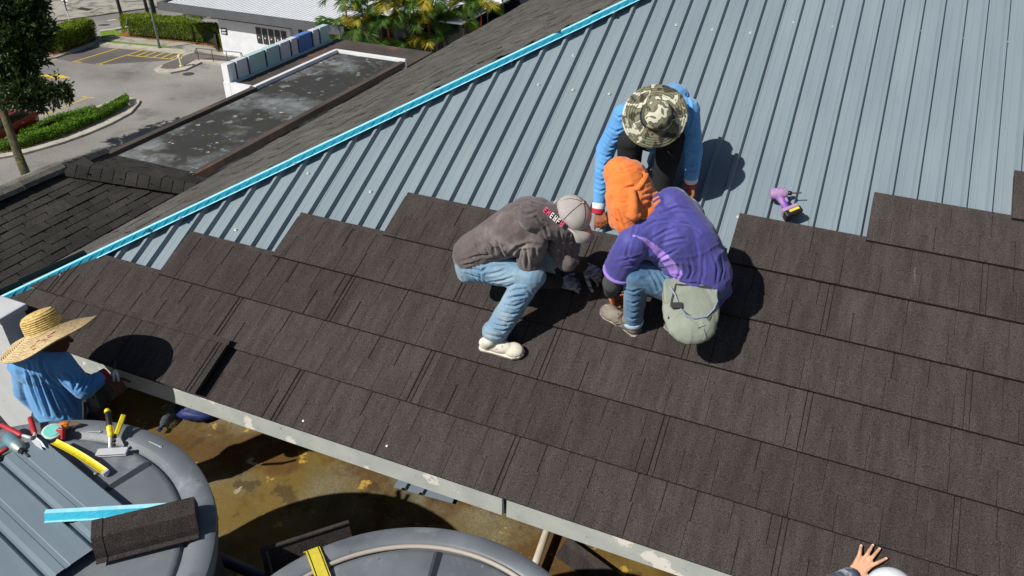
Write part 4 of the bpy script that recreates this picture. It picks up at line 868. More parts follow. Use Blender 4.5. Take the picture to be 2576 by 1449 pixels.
# --- loose screws
for i,(p,q,l_) in enumerate([((219,1087),(252,1087),'roofing screw lying in the lid groove behind the hand seamer'),((249,1163),(262,1180),'upper screw under the tip of the tape blade'),((239,1192),(249,1183),'lower screw under the tip of the tape blade'),((375,1111),(405,1125),'roofing screw in the lid groove right of the hand seamer')]):
    a=T(*p,.004); c=T(*q,.004)
    if i in(0,3): a,c=a+Z_*.002,c+Z_*.002
    hd0=(c if i in (0,3) else a); tl=(a if i in (0,3) else c); d=unit(tl-hd0); t=thing('loose_screw',l_,'screw',hd0,'screws on the tank lid')
    b=MB(); b.tube([hd0,tl],[.003,.002],6); b.build('shank',M['screw'],t); b=MB(); b.lathe(hd0-d*.006,d,[(.004,-.002),(.004,.004),(.008,.005),(.008,.008),(.003,.009)],8); b.build('head',M['screw'],t)
# --- on and around the second tank
A=G(662,1438,FZ+.9); 
P0=G(655,1386,ZT2-.03); P1=G(878,1314,ZT2-.03); d=unit(P1-P0); L_=np.linalg.norm(P1-P0); s_=np.array([-d[1],d[0],0])
dn=unit(-Z_*.92-s_*.25); t=thing('edge_tile','L-shaped black granulated edge tile propped against the strapped tank','roof tile',P0)
b=MB(); b.box(lerp(P0,P1,.5)+dn*.09,d*L_/2,dn*.09,np.cross(d,dn)*.003); b.build('web',M['tile'],t); b=MB(); b.box(lerp(P0,P1,.5)-s_*.0-dn*.004+unit(np.cross(d,dn))*.0,d*L_/2,unit(np.cross(d,dn))*.012,dn*.004); b.build('lip',M['tile'],t)
b=MB(); b.box(P0+d*.03+dn*.09-np.cross(d,dn)*.006,d*.006,dn*.088,np.cross(d,dn)*.006); b.build('seam',M['lichen'],t)
a0=G(786,1381,ZT2+.012); a1=G(813,1452,ZT2+.020); a2=a1+(a1-a0)*.9+Z_*.0; d=unit(a1-a0); s_=unit(np.cross(d,Z_)); 
rim=unit((a0-cc)*np.array([1,1,0])); path=[a0+rim*.05-Z_*.30,a0+rim*.045-Z_*.05,a0+rim*.0+Z_*.0,lerp(a0,a1,.35)+Z_*.006,a1-Z_*.004,a2-Z_*.004]
b=MB(); vs=[];fs=[]
for p in path: vs+= [p-s_*.036,p-s_*.032,p+s_*.032,p+s_*.036]
for i in range(len(path)-1):
    for k in range(3): fs.append((i*4+k,i*4+k+1,(i+1)*4+k+1,(i+1)*4+k))
b.add(vs,fs); t=thing('lashing_strap','yellow webbing strap running over the rim of the second tank','strap',path[0]); o=b.build('webbing',M['strap'],t); o.modifiers.new('s','SOLIDIFY').thickness=.003
for k in (-1,1): b=MB(); b.tube([p+s_*.027*k+Z_*.003 for p in path[2:]],.0016,4); b.build('stitching',M['strapline'],t)
b=MB(); b.tube([G(540,1400,FZ+.7),G(660,1451,FZ+.7)],.032,12); o=b.build('connecting_pipe',M['dark_pipe'],smooth=True); tag(o,'dark grey pipe joining the two water tanks','pipe')
P=G(1278,1372,FZ+.95); b=MB(); t=thing('pipe_elbow','grey plastic pipe elbow rising behind the strapped tank','pipe',np.array([P[0],P[1],FZ]))
hv=unit(np.array([P[0]-C2[0],P[1]-C2[1],0])); Pm=np.array([C2[0],C2[1],0])+hv*(R2*.97)+Z_*(FZ+.86); Po=Pm+hv*.10
b.tube([Pm-hv*.05,Pm+hv*.03,Po-hv*.01,Po+hv*.02-Z_*.025,Po+hv*.025-Z_*.07],.034,14); b.build('bend',M['pvc'],t,smooth=True)
b=MB(); b.tube([Po+hv*.025-Z_*.05,Po+hv*.025-Z_*.86],.030,14); b.build('drop_pipe',M['pvc'],t,smooth=True); b=MB(); b.tube([Pm+hv*.015,Pm+hv*.035],.040,14); b.build('collar',M['pvc'],t,smooth=True)
A=G(1356,1406,FZ+.02); B=G(1385,1325,FZ+.02); b=MB(); b.tube([A-unit(B-A)*.25+Z_*.06,B+unit(B-A)*.3+Z_*.10],.026,12); o=b.build('conduit',M['brown_pipe'],smooth=True); tag(o,'pale conduit lying on the terrace between tank and eave','pipe')
P=G(1396,1400,FZ+.02); Q=G(1475,1455,FZ+.02); d=unit(Q-P); s_=np.array([-d[1],d[0],0]); s_=s_ if s_[1]>0 else -s_; b=MB()
b.prism([P,P+d*.45,P+d*.42+s_*.10,P-d*.02+s_*.12],Z_*.006); b.prism([P-d*.02+s_*.12,P+d*.42+s_*.10,P+d*.42+s_*.12+Z_*.07,P+s_*.14+Z_*.07],s_*.004); o=b.build('tile_offcut',M['tile']); tag(o,'dark tile offcut on the mossy terrace below the fascia','tile offcut')
P=G(990,1228,FZ+.02); Q=G(1137,1268,FZ+.02); d=unit(Q-P); s_=np.array([-d[1],d[0],0]); s_=s_ if s_[1]>0 else -s_; L_=np.linalg.norm(Q-P); b=MB(); cols=[];x=0
vs=[];fs=[]
pc=[(0,0),(.06,0),(.075,.024),(.095,.024),(.11,0),(.2,0),(.215,.024),(.235,.024),(.25,0),(L_,0)]
for x,dz in pc: vs+= [P+d*x+Z_*(dz+.01),P+d*x+s_*.5+Z_*(dz+.01)]
b.add(vs,[(2*i,2*i+2,2*i+3,2*i+1) for i in range(len(pc)-1)]); o=b.build('steel_sheet_offcut',M['steel2']); tag(o,'steel sheet offcut sticking out from under the eave','steel sheet'); o.modifiers.new('s','SOLIDIFY').thickness=.002
# bottle and blue bag in the shade
P=G(432,1052,FZ); d=unit(E_*.3-H_*.9); t=thing('water_bottle','clear plastic water bottle lying in the shade under the eave','bottle',P); b=MB(); b.lathe(P+Z_*.05,d,[(.0,-.16),(.042,-.155),(.044,-.06),(.041,-.05),(.044,-.04),(.044,.05),(.041,.06),(.044,.07),(.030,.13),(.014,.16),(.014,.18)],16); b.build('body',M['bottle'],t,smooth=True)
b=MB(); b.tube([P+Z_*.05+d*.178,P+Z_*.05+d*.20],.017,12); b.build('bottle_cap',M['bluebag'],t)
P=G(470,1060,FZ); b=MB(); rb=np.random.default_rng(3)
b.ell(P+Z_*.05+H_*.12,E_*.20,H_*.13,Z_*.08,18,12); b.v=[tuple(np.array(v)+rb.normal(size=3)*.013) for v in b.v]; b.v=[(v[0],v[1],max(v[2],FZ+.003)) for v in b.v]; o=b.build('blue_bag',M['bluebag'],smooth=True); tag(o,'crumpled dark blue bag in the shade under the eave','bag')
# scattered leaves on the terrace
# ================================================================ IMPACT DRIVER ON THE ROOF
oz=.0
t=thing('impact_driver','dusty purple cordless impact driver lying on the steel sheets','power tool',J(1968,520,-.01))
Hc=J(1950,487,.045); Tp=J(1984,486,.045); d=unit(Tp-Hc); b=MB(); b.lathe(Hc-d*.035,d,[(0,0),(.030,.004),(.037,.02),(.037,.07),(.033,.098),(.024,.112),(.016,.114)],20); b.build('head',M['dusty_purple'],t,smooth=True,auto=40)
b=MB(); b.lathe(Hc+d*.078,d,[(.014,0),(.015,.02),(.011,.026)],12); b.build('chuck',M['black'],t,smooth=True); b=MB(); b.tube([Hc+d*.10,Hc+d*.165],.005,6); b.build('bit',M['iron'],t)
B0=J(1984,534,.04); b=MB(); b.tube([Hc+d*.005,lerp(Hc+d*.01,B0,.5)+d*.004,lerp(Hc,B0,.86)],[.026,.021,.026],14); b.build('handle',M['purple_pl'],t,smooth=True)
b=MB(); b.cap(Hc+d*.045+(B0-Hc)*.28,Hc+d*.04+(B0-Hc)*.42,.010,.010); b.build('trigger',M['purple_pl'],t,smooth=True)
hx_=unit(B0-Hc); y_=unit(d-hx_*(d@hx_)); z_=np.cross(hx_,y_); z_=z_ if z_@RN>0 else -z_
b=MB(); b.box(lerp(Hc,B0,.93)+y_*.012,hx_*.014,y_*.052,z_*.036); b.build('foot',M['dusty_purple'],t,bevel=.008)
bp=B0+hx_*.022+y_*.016; b=MB(); b.box(bp,hx_*.024,y_*.058,z_*.038); o=b.build('battery',M['black'],t,bevel=.009)
b=MB(); b.box(bp+z_*.039+y_*.008-hx_*.006,hx_*.009,y_*.034,z_*.001); b.build('battery_label',M['label'],o)
b=MB(); b.box(bp+hx_*.025+y_*.002,hx_*.001,y_*.03,z_*.016); b.build('rating_plate',M['iron'],o)
# ================================================================ PEOPLE
BV={}
def hitp(bv,x,y):
    d=Vector(unit(ray(x,y))); h=bv.ray_cast(Vector(CAM),d)
    return None if h[0] is None else (np.array(h[0]),np.array(h[1]))
def densify(ln):
    out=[]
    for i in range(len(ln)-1):
        for k in range(3): out.append((ln[i][0]+(ln[i+1][0]-ln[i][0])*k/3,ln[i][1]+(ln[i+1][1]-ln[i][1])*k/3))
    return out+[ln[-1]]
def zc(x0,y0,k,lines): return [[(x0+a*k,y0+b*k) for a,b in l] for l in lines]
def surf(o,pts,off=.004): return [q[0]+q[1]*(off if q[1]@(CAM-q[0])>0 else -off) for q in (hitp(BV[o.name],x,y) for x,y in pts) if q is not None]
def blob(name,mb,vox,it,mats,parent,fold=None,matfn=None,label=None,crease=None,stripe=None):
    me=mb.mesh(name,[]); ob=bpy.data.objects.new('tmp',me); COL.objects.link(ob)
    r=ob.modifiers.new('r','REMESH'); r.mode='VOXEL'; r.voxel_size=vox; r.use_smooth_shade=True
    if it: s=ob.modifiers.new('s','SMOOTH'); s.factor=.5; s.iterations=it
    dg=bpy.context.evaluated_depsgraph_get(); nm=bpy.data.meshes.new_from_object(ob.evaluated_get(dg)); bpy.data.objects.remove(ob); bpy.data.meshes.remove(me)
    n=len(nm.vertices); co=np.empty(n*3); nm.vertices.foreach_get('co',co); co=co.reshape(-1,3)
    no=np.empty(n*3); nm.vertices.foreach_get('normal',no); nrm=no.reshape(-1,3)
    if fold:
        no=nrm; disp=np.zeros(n)
        for (amp,fr,axis,af,soft) in fold:
            ax=unit(axis) if axis is not None else np.zeros(3)
            wp=np.array([noise.noise(Vector(x)) for x in co*4.5+3.1]); mk=np.array([noise.noise(Vector(x)) for x in co*3.1+11.7])
            q=co*fr+np.outer((co@ax)*af+wp*2.2,ax) if axis is not None else co*fr
            wv=np.array([noise.noise(Vector(x)) for x in q]); mk=np.clip(.55+1.5*mk,.08,1.3)
            disp+= amp*mk*((1-np.abs(wv)*2.2) if not soft else wv)
        co=co+no*disp[:,None]
    tris=[tuple(p.vertices) for p in nm.polygons]; bv=BVHTree.FromPolygons(co.tolist(),tris)
    if crease:
        for A_c,w_c,lines in crease:
            for ln in lines:
                pts=[q for q in (hitp(bv,x,y) for x,y in densify(ln)) if q is not None]
                if len(pts)<2: continue
                pts=np.array([p[0] for p in pts]); mnp=pts.min(0)-4*w_c; mxp=pts.max(0)+4*w_c
                idx=np.where(((co>mnp)&(co<mxp)).all(1))[0]
                if len(idx)==0: continue
                dd=np.full(len(idx),9.); tt=np.zeros(len(idx)); V_=co[idx]
                for i in range(len(pts)-1):
                    a_,e_=pts[i],pts[i+1]; L2=max((e_-a_)@(e_-a_),1e-9); t=np.clip((V_-a_)@(e_-a_)/L2,0,1); d_=np.linalg.norm(V_-a_-t[:,None]*(e_-a_),axis=1); m=d_<dd; dd[m]=d_[m]; tt[m]=(i+t[m])/(len(pts)-1)
                env=np.sin(np.pi*np.clip(tt,.04,.96))**.5
                pr_=-np.exp(-(dd/w_c)**2)+.75*np.exp(-((dd-1.9*w_c)/w_c)**2)
                co[idx]+=nrm[idx]*(A_c*pr_*env)[:,None]
    if stripe:
        spx,swd=stripe; sp=[hitp(bv,x,y)[0] for x,y in spx]
        def matfn(c):
            for i in range(len(sp)-1):
                a_,e_=sp[i],sp[i+1]; t=min(1,max(0,(c-a_)@(e_-a_)/((e_-a_)@(e_-a_))))
                if np.linalg.norm(c-a_-(e_-a_)*t)<swd[i]*(1-t)+swd[i+1]*t: return 1
            return 0
    co0=co.copy(); off=org(parent); nm.vertices.foreach_set('co',(co-off).ravel())
    for m in (mats if isinstance(mats,(list,tuple)) else [mats]): nm.materials.append(m)
    if matfn:
        for p in nm.polygons:
            c=co0[list(p.vertices)].mean(0); p.material_index=matfn(c)
    nm.polygons.foreach_set('use_smooth',[True]*len(nm.polygons)); nm.name=name; nm.update()
    o=bpy.data.objects.new(name,nm); link(o,parent); ORG[o.name]=off; BV[o.name]=bv
    if label: o['label']=label
    return o
def hand(b,W,d,bk,side,curl=.5,spread=.12,sc_=1.0,thumb=.7,curls=None):
    d=unit(d); bk=unit(bk-d*(bk@d)); l=np.cross(d,bk)*side; W=np.asarray(W)
    offs=[-.030,-.010,.011,.030]; lens=[.070,.080,.074,.058]; tips=[]
    for i,(o_,L_) in enumerate(zip(offs,lens)):
        K=W+(d*(.088-.004*abs(i-1))+l*o_)*sc_; b.cap(W+(d*.02+l*o_*.55)*sc_,K,.016*sc_,.0115*sc_,10)
        p=K; a=0; f=unit(d+l*spread*(i-1.5)); cu=curls[i] if curls else curl
        for j,fr in enumerate((.45,.32,.25)):
            a+=cu*(.7 if j==0 else 1.0); dr=f*math.cos(a)-bk*math.sin(a); q=p+dr*L_*fr*sc_; b.cap(p,q,(.0098-.001*j)*sc_,(.0092-.001*j)*sc_,8); p=q
        tips.append((p,dr,f*math.sin(a)+bk*math.cos(a)))
    p=W+(d*.030-l*.026)*sc_; f=unit(d*.75-l*thumb-bk*.25)
    for j,L_ in enumerate((.045,.034,.028)):
        q=p+f*L_*sc_; b.cap(p,q,(.014-.002*j)*sc_,(.0118-.0015*j)*sc_,8); p=q; f=unit(f+d*.25-bk*.15*curl)
    tips.append((p,f,bk)); return tips
def head(b,c,up,fw,r=.105):
    up=unit(up); fw=unit(fw-up*(fw@up)); lt=np.cross(up,fw)
    b.ell(c,lt*.076,fw*.095,up*.115,18,12); b.ell(c+fw*.02-up*.06,lt*.055,fw*.07,up*.065,14,10)   # skull, jaw
    b.cap(c+fw*.092+up*.005,c+fw*.108-up*.028,.010,.014,8)                                        # nose
    b.cap(c+fw*.085-up*.062-lt*.02,c+fw*.085-up*.062+lt*.02,.008,.008,8)                           # lips
    b.cap(c+fw*.078+up*.025-lt*.045,c+fw*.078+up*.025+lt*.045,.012,.012,8)                         # brow
    for s in(-1,1): b.ell(c+lt*.078*s-fw*.005-up*.01,lt*.010,fw*.02,up*.03,8,6)                    # ears
    return up,fw,lt
def shoe(parent,heel,toe,upv,mu,ms,w=.045,h=.075,lace=None,name='shoe'):
    d=unit(toe-heel); upv=unit(upv-d*(upv@d)); s=np.cross(d,upv); L_=np.linalg.norm(toe-heel); b=MB()
    b.ell(heel+d*.05+upv*h*.55,s*w*.86,d*.055,upv*h*.62); b.ell(heel+d*L_*.45+upv*h*.45,s*w*.92,d*L_*.34,upv*h*.58); b.ell(heel+d*L_*.76+upv*h*.33,s*w*1.05,d*L_*.23,upv*h*.46)
    b.cap(heel+d*.06+upv*h*.8,heel+d*.075+upv*h*1.15,.043,.043)
    o=blob(name,b,.006,4,mu,parent)
    pts=[(-.01,.6),(.05,.86),(.35,.9),(.6,1.02),(.78,1.1),(.92,.8),(.99,.3),(.99,-.3),(.92,-.8),(.78,-1.05),(.6,-.9),(.35,-.72),(.05,-.84),(-.01,-.6)]
    m=MB(); m.prism([heel+d*L_*x+s*w*1.04*y-upv*.004 for x,y in pts],upv*.024); m.build('sole',ms,o,bevel=.004)
    if lace:
        m=MB(); 
        for k in range(5): q=heel+d*L_*(.46+.055*k)+upv*(h*(1.02-.07*k)); m.tube([q-s*.028+upv*-.008,q+upv*.006,q+s*.028-upv*.008],.0035,5)
        m.tube([heel+d*L_*.44+upv*h*1.12,heel+d*L_*.40+upv*h*1.15+s*.05,heel+d*L_*.5+upv*h*.8+s*.06],.003,5); m.tube([heel+d*L_*.44+upv*h*1.12,heel+d*L_*.38+upv*h*1.15-s*.05,heel+d*L_*.48+upv*h*.8-s*.06],.003,5)
        m.build('laces',M[lace],o)
    return o
def ring(parent,name,p,q,r0,r1,m,seg=20):
    b=MB(); d=unit(np.asarray(q)-p); L_=np.linalg.norm(np.asarray(q)-p); b.lathe(p,d,[(r0*.8,-.001),(r0,0),(r0*1.03,L_*.3),(r1*1.02,L_*.8),(r1,L_),(r1*.8,L_+.001)],seg); return b.build(name,m,parent,smooth=True,auto=50)

CR1S=zc(1094.8,450.8,.2445,[[(470,770),(430,690),(410,600)],[(700,790),(660,700),(640,640)],[(760,780),(850,690),(960,665),(1080,680)],[(930,690),(945,800),(950,920)],[(860,720),(850,840)],[(1020,700),(1030,800)],[(250,850),(340,830),(440,790),(560,775)],[(270,890),(400,850)],[(540,560),(600,640),(700,700)],[(560,640),(600,700),(610,770)],[(520,720),(560,780)]])
CR1W=zc(1094.8,450.8,.2445,[[(640,345),(800,350),(960,365),(1030,340)],[(980,330),(1060,400),(1110,470)],[(700,300),(850,290),(1000,310)],[(1110,430),(1180,620),(1250,680)],[(1280,520),(1290,640),(1260,720)],[(1380,560),(1350,700),(1340,800)],[(1440,580),(1420,720),(1410,830)],[(820,240),(930,230),(1060,260)]])
CR1J=zc(1094.8,450.8,.2445,[[(460,860),(510,875),(590,850)],[(370,920),(480,950),(540,900)],[(310,970),(450,1010),(500,1100)],[(520,985),(650,960),(720,930)],[(560,1060),(700,1040),(800,1010)],[(520,1105),(690,1110),(820,1080)],[(750,1180),(830,1140),(930,1130)],[(740,1230),(820,1210),(900,1200)],[(600,900),(720,890),(820,920)],[(400,890),(460,960),(470,1040)]])+zc(1094.8,515.2,.3,[[(610,800),(680,770),(760,760)],[(570,840),(660,855),(740,820)],[(500,960),(600,990),(700,960)],[(440,1040),(560,1060),(660,1020)],[(430,1085),(520,1110),(620,1100)],[(560,900),(640,920),(740,890)],[(470,1000),(560,1020),(640,1000)],[(760,700),(810,760),(800,860),(700,980),(640,1080)]])
CR2S=zc(1449,386.4,.3555,[[(400,590),(430,480),(530,380),(590,330)],[(375,640),(360,720),(430,800),(470,850)],[(480,520),(560,480),(650,470)],[(600,640),(700,610),(780,600)],[(540,600),(640,545),(700,530)],[(720,760),(740,830),(710,900)],[(800,740),(820,830),(790,900)],[(900,720),(900,850),(880,930)],[(960,680),(1000,800),(990,930)],[(1020,720),(1040,820),(1020,900)],[(300,765),(400,740),(500,700)],[(330,805),(420,780),(540,730)],[(730,915),(850,920),(960,955)],[(560,770),(640,720),(720,680)],[(600,420),(720,380),(820,400)],[(700,480),(800,500),(880,560)],[(850,640),(870,740)],[(640,860),(700,880),(760,940)]])
CR2J=zc(1449,386.4,.3555,[[(340,1100),(400,1130),(450,1110)],[(330,1140),(390,1170),(450,1150)],[(335,1040),(400,1060),(450,1040)],[(560,850),(600,900),(640,980)],[(600,830),(650,900),(670,960)],[(470,880),(520,920),(560,980)],[(340,960),(400,980),(450,960)],[(520,830),(560,890),(590,960)]])
CR2W=zc(1449,386.4,.3555,[[(330,100),(400,90),(470,130),(490,200)],[(250,340),(290,430),(320,520)],[(480,290),(540,260)],[(470,330),(540,310),(580,290)],[(450,390),(520,350)],[(280,340),(330,350),(365,345)],[(300,400),(340,470)],[(320,80),(330,110),(380,100)],[(440,250),(400,230),(340,250)],[(260,440),(310,500)]])
CR3S=zc(1449,180.3,.2533,[[(360,400),(420,460),(480,440)],[(330,560),(400,600),(470,570)],[(290,620),(360,690),(440,660)],[(270,700),(330,760),(400,740)],[(230,900),(280,940),(320,900)],[(200,960),(260,1000),(310,960)],[(190,1060),(250,1090),(310,1060)],[(1130,350),(1150,450),(1120,550)],[(1100,230),(1130,330),(1120,420)],[(1080,620),(1150,650),(1210,640)],[(1090,900),(1150,940),(1220,900)],[(1085,975),(1150,995),(1220,975)],[(1080,760),(1140,800),(1210,790)],[(180,1160),(240,1190),(300,1170)],[(240,820),(300,850),(370,820)]])
CR4S=zc(0,708.4,.26667,[[(400,690),(390,780),(430,880),(560,1000)],[(250,800),(300,1000),(400,1250)],[(330,850),(400,1050),(480,1270)],[(420,950),(500,1130),(570,1280)],[(520,1010),(620,1140),(680,1270)],[(600,1040),(700,1150),(760,1260)],[(620,860),(680,900),(700,980)],[(700,870),(730,930),(700,1020)],[(780,880),(770,950),(720,1040)],[(850,870),(820,940),(780,1000)],[(560,880),(600,940),(640,960)],[(280,760),(300,860)],[(880,850),(870,920),(840,980)]])
# ---------------------------------------------------------------- worker 1: grey cap, faded jeans
hip=J(1190,662,.36); knee=J(1335,694,.40); ank=J(1247,846,.10); toe=J(1320,890,.045); heel=J(1210,868,.045)
pel=J(1192,640,.40); wai=J(1235,610,.50); che=J(1305,572,.65); nek=J(1372,556,.73); hdp=J(1432,548,.73)
rsh=J(1342,603,.64); relb=J(1325,700,.34); rwri=J(1408,710,.10); rhnd=J(1450,716,.05)
latv=unit(rsh-lerp(che,nek,.55)); lsh=J(1352,536,.64); lelb=J(1425,655,.42); lwri=J(1465,668,.13); lhip=J(1212,648,.36); lknee=J(1402,628,.40); lank=J(1335,690,.09); ltoe=J(1400,700,.012); lheel=J(1318,684,.012)
w1=thing('person','person in faded jeans, charcoal shirt and grey cap crouching at the tile edge','person',J(1262,880,.0))
b=MB()
b.cap(pel,wai,.11,.11); b.cap(wai,che,.115,.125); b.cap(che,nek,.12,.06); b.cap(nek,hdp,.055,.055)
for A_,B_,r0,r1 in ((rsh,relb,.05,.042),(relb,rwri,.04,.028),(lsh,lelb,.05,.042),(lelb,lwri,.04,.028),(hip,knee,.08,.058),(knee,ank,.055,.042),(lhip,lknee,.08,.058),(lknee,lank,.055,.042),(ank,lerp(heel,toe,.7),.04,.03),(lank,lerp(lheel,ltoe,.7),.04,.03),(rsh,lerp(che,nek,.55),.05,.08),(lsh,lerp(che,nek,.55),.05,.08)): b.cap(A_,B_,r0,r1)
cup=unit(RT*.50+UP*.55-FW*.68); cfw=unit(RT*.55-UP*.62-FW*.10); cfw=unit(cfw-cup*(cfw@cup)); hc=hdp+cup*.005
head(b,hc,cup,cfw); hand(b,rwri,rhnd-rwri,RN,1,curl=.55); hand(b,lwri,unit(RT*.5+RIB*-.2-RN*.2),RN,-1,curl=.5)
blob('body',b,.0065,3,M['skin_dark'],w1)
b=MB(); b.cap(hip,knee,.116,.09); b.cap(knee,ank+RN*.03,.082,.074); b.cap(ank+RN*.06,ank+RN*.0,.074,.072); b.cap(lhip,lknee,.105,.08); b.cap(lknee,lank,.078,.075)
b.ell(lerp(pel,hip,.5),latv*.15,unit(wai-pel)*.13,np.cross(latv,unit(wai-pel))*.13); b.cap(pel,lerp(pel,wai,.5),.13,.125)
tr=blob('trousers',b,.0060,3,M['jeans'],w1,fold=[(.004,3.5,unit(knee-hip)+.5*RN,24,False),(.006,4,None,0,True)],crease=[(.0075,.0075,CR1J)])
b=MB(); b.tube([lerp(hip,knee,q)+RN*(.055)+unit(np.cross(knee-hip,RN))*-.07 for q in (.1,.4,.7,.95)],.0025,5); b.build('seam',M['hem'],tr)
b=MB(); rr2=random.Random(2)
for k in range(46):
    a=k/46*2*math.pi; u_=unit(np.cross(RN,RIB)); v_=RIB; c_=ank-RN*.05; p=c_+(u_*math.cos(a)+v_*math.sin(a))*.066+RN*.02; b.tube([p,p-RN*rr2.uniform(.02,.04)+u_*rr2.uniform(-.01,.01)],.0018,4)
b.build('frayed_hem',M['hem'],tr)
b=MB(); b.cap(pel,wai,.134,.128); b.cap(wai,che,.132,.152); b.ell(lerp(che,nek,.15),latv*.17,unit(nek-wai)*.16,np.cross(latv,unit(nek-wai))*.12); b.cap(lerp(che,nek,.5),nek,.11,.075)
b.cap(rsh,relb,.086,.07); b.cap(lsh,lelb,.075,.065); b.cap(rsh,lerp(che,nek,.5),.085,.11); b.cap(lsh,lerp(che,nek,.5),.085,.11)
sh=blob('shirt',b,.0060,3,M['greyshirt'],w1,fold=[(.005,2.6,unit(che-pel)+.5*RN,13,False),(.006,5,None,0,True)],crease=[(.009,.009,CR1S)])
b=MB(); b.cap(relb,lerp(relb,rwri,.9),.062,.046); b.cap(lelb,lerp(lelb,lwri,.9),.06,.046); blob('long_sleeve',b,.006,3,M['darksleeve'],w1,fold=[(.004,10,rwri-relb,40,False)])
b=MB(); dd=unit(rhnd-rwri); hand(b,rwri,dd,RN,1,curl=.60,sc_=1.22); b.cap(rwri-dd*.05,rwri+dd*.03,.040,.034); blob('glove',b,.005,2,M['glove'],w1,fold=[(.002,6,dd,180,True)])
b=MB(); hand(b,lwri,unit(RT*.5-RIB*.2-RN*.2),RN,-1,curl=.5,sc_=1.2); blob('glove',b,.005,2,M['glove'],w1)
# head wrap: a shirt tied under the cap, hanging beside the face
b=MB(); b.ell(hc-cup*.03,unit(np.cross(cup,cfw))*.105,cfw*.112,cup*.10); b.cap(nek,hc-cup*.05,.10,.10); b.cap(hc-cup*.05-cfw*.03,nek-unit(hdp-nek)*.06+RN*.06,.10,.09)
fl0=J(1425,590,.64); fl1=J(1420,628,.50); fl2=J(1433,658,.42)
for o_ in (-.035,0,.04): b.cap(hc-cup*.06+latv*.03,fl0+RT*o_,.06,.05); b.cap(fl0+RT*o_,fl1+RT*o_*1.3,.042,.036); b.cap(fl1+RT*o_,fl2+RT*o_*.7+RT*.01,.034,.016)
b.cap(J(1310,522,.76),J(1360,520,.80),.05,.055); b.cap(J(1360,520,.80),nek+RN*.04,.055,.07)
wr=blob('head_wrap',b,.0060,3,M['wrapcloth'],w1,fold=[(.007,4,unit(RT+.3*UP),22,False),(.004,8,None,0,True)],crease=[(.008,.0075,CR1W)])
# lettering printed on the wrap
b=MB(); rr2=random.Random(5); base_=J(1385,527,.885); 
for k in range(6):
    p=J(1372+k*8.2,528+k*7.0,.86-.012*k); u_=unit(RT*.75-UP*.66); v_=unit(RT*.5+UP*.7-FW*.25); hh_=.017; m_=0 if k in (0,1,5) else 1
    b.box(p-u_*.006,u_*.0022,v_*hh_,FW*.003,m_); 
    if k%2==0: b.box(p+v_*hh_*.8,u_*.007,v_*.003,FW*.003,m_); b.box(p,u_*.007,v_*.003,FW*.003,m_)
    else: b.box(p+u_*.006,u_*.0022,v_*hh_,FW*.003,m_); b.box(p,u_*.006,v_*.003,FW*.003,m_)
    if k%3!=1: b.box(p-v_*hh_*.8,u_*.007,v_*.003,FW*.003,m_)
b.build('printed_letters',[M['pink'],M['print']],wr)
# baseball cap
lt_=np.cross(cup,cfw); b=MB(); b.ell(hc+cup*.035,lt_*.094,cfw*.112,cup*.100,28,16); b.v=[v if (np.array(v)-hc+cup*.012)@cup>0 else tuple(np.array(v)-cup*((np.array(v)-hc+cup*.012)@cup)) for v in b.v]
cp=b.build('cap',M['capgrey'],w1,smooth=True)
b=MB()
for k in range(6):
    a=k*math.pi/3; dr=lt_*math.cos(a)*.0945+cfw*math.sin(a)*.1085
    b.tube([hc+cup*.035+dr*math.cos(q)+cup*.1008*math.sin(q) for q in np.linspace(-.1,math.pi/2,9)],.0022,4)
b.build('seams',M['stitch'],cp); b=MB(); b.ell(hc+cup*.136,lt_*.008,cfw*.008,cup*.005); b.build('button',M['capgrey'],cp)
b=MB(); vs=[]; 
for i in range(9):
    a=-1.15+2.3*i/8; e0_=hc+cup*.022+lt_*math.sin(a)*.094+cfw*math.cos(a)*.106; e1_=hc+cup*(.004-.03*abs(math.sin(a))**1.5)+lt_*math.sin(a)*.092+cfw*(.106+.078*max(0,math.cos(a*.9)))*(.55+.45*math.cos(a*.5)); vs+= [e0_-cup*.028*abs(math.sin(a))**2,lerp(e0_,e1_,.5)+cup*.004,e1_]
b.add(vs,[(3*i+k,3*i+3+k,3*i+4+k,3*i+1+k) for i in range(8) for k in range(2)]); o=b.build('visor',M['capgrey'],cp,smooth=True); o.modifiers.new('s','SOLIDIFY').thickness=.004
b=MB()
for f in (.25,.5,.75,.9): b.tube([lerp(np.array(vs[3*i]),np.array(vs[3*i+2]),f)+cup*.0045 for i in range(9)],.0012,4)
b.build('visor_stitching',M['stitch'],cp)
b=MB(); b.tube([hc-cfw*.108-lt_*.05+cup*.02,hc-cfw*.118+cup*.012,hc-cfw*.108+lt_*.055+cup*.015,hc-cfw*.11+lt_*.10-cup*.0],.010,6); b.build('strap',M['capgrey'],cp,smooth=True)
shoe(w1,heel,toe,RN,M['whiteshoe'],M['whiteshoe'],w=.050,h=.075); shoe(w1,lheel,ltoe,RN,M['whiteshoe'],M['whiteshoe'],w=.048,h=.07)
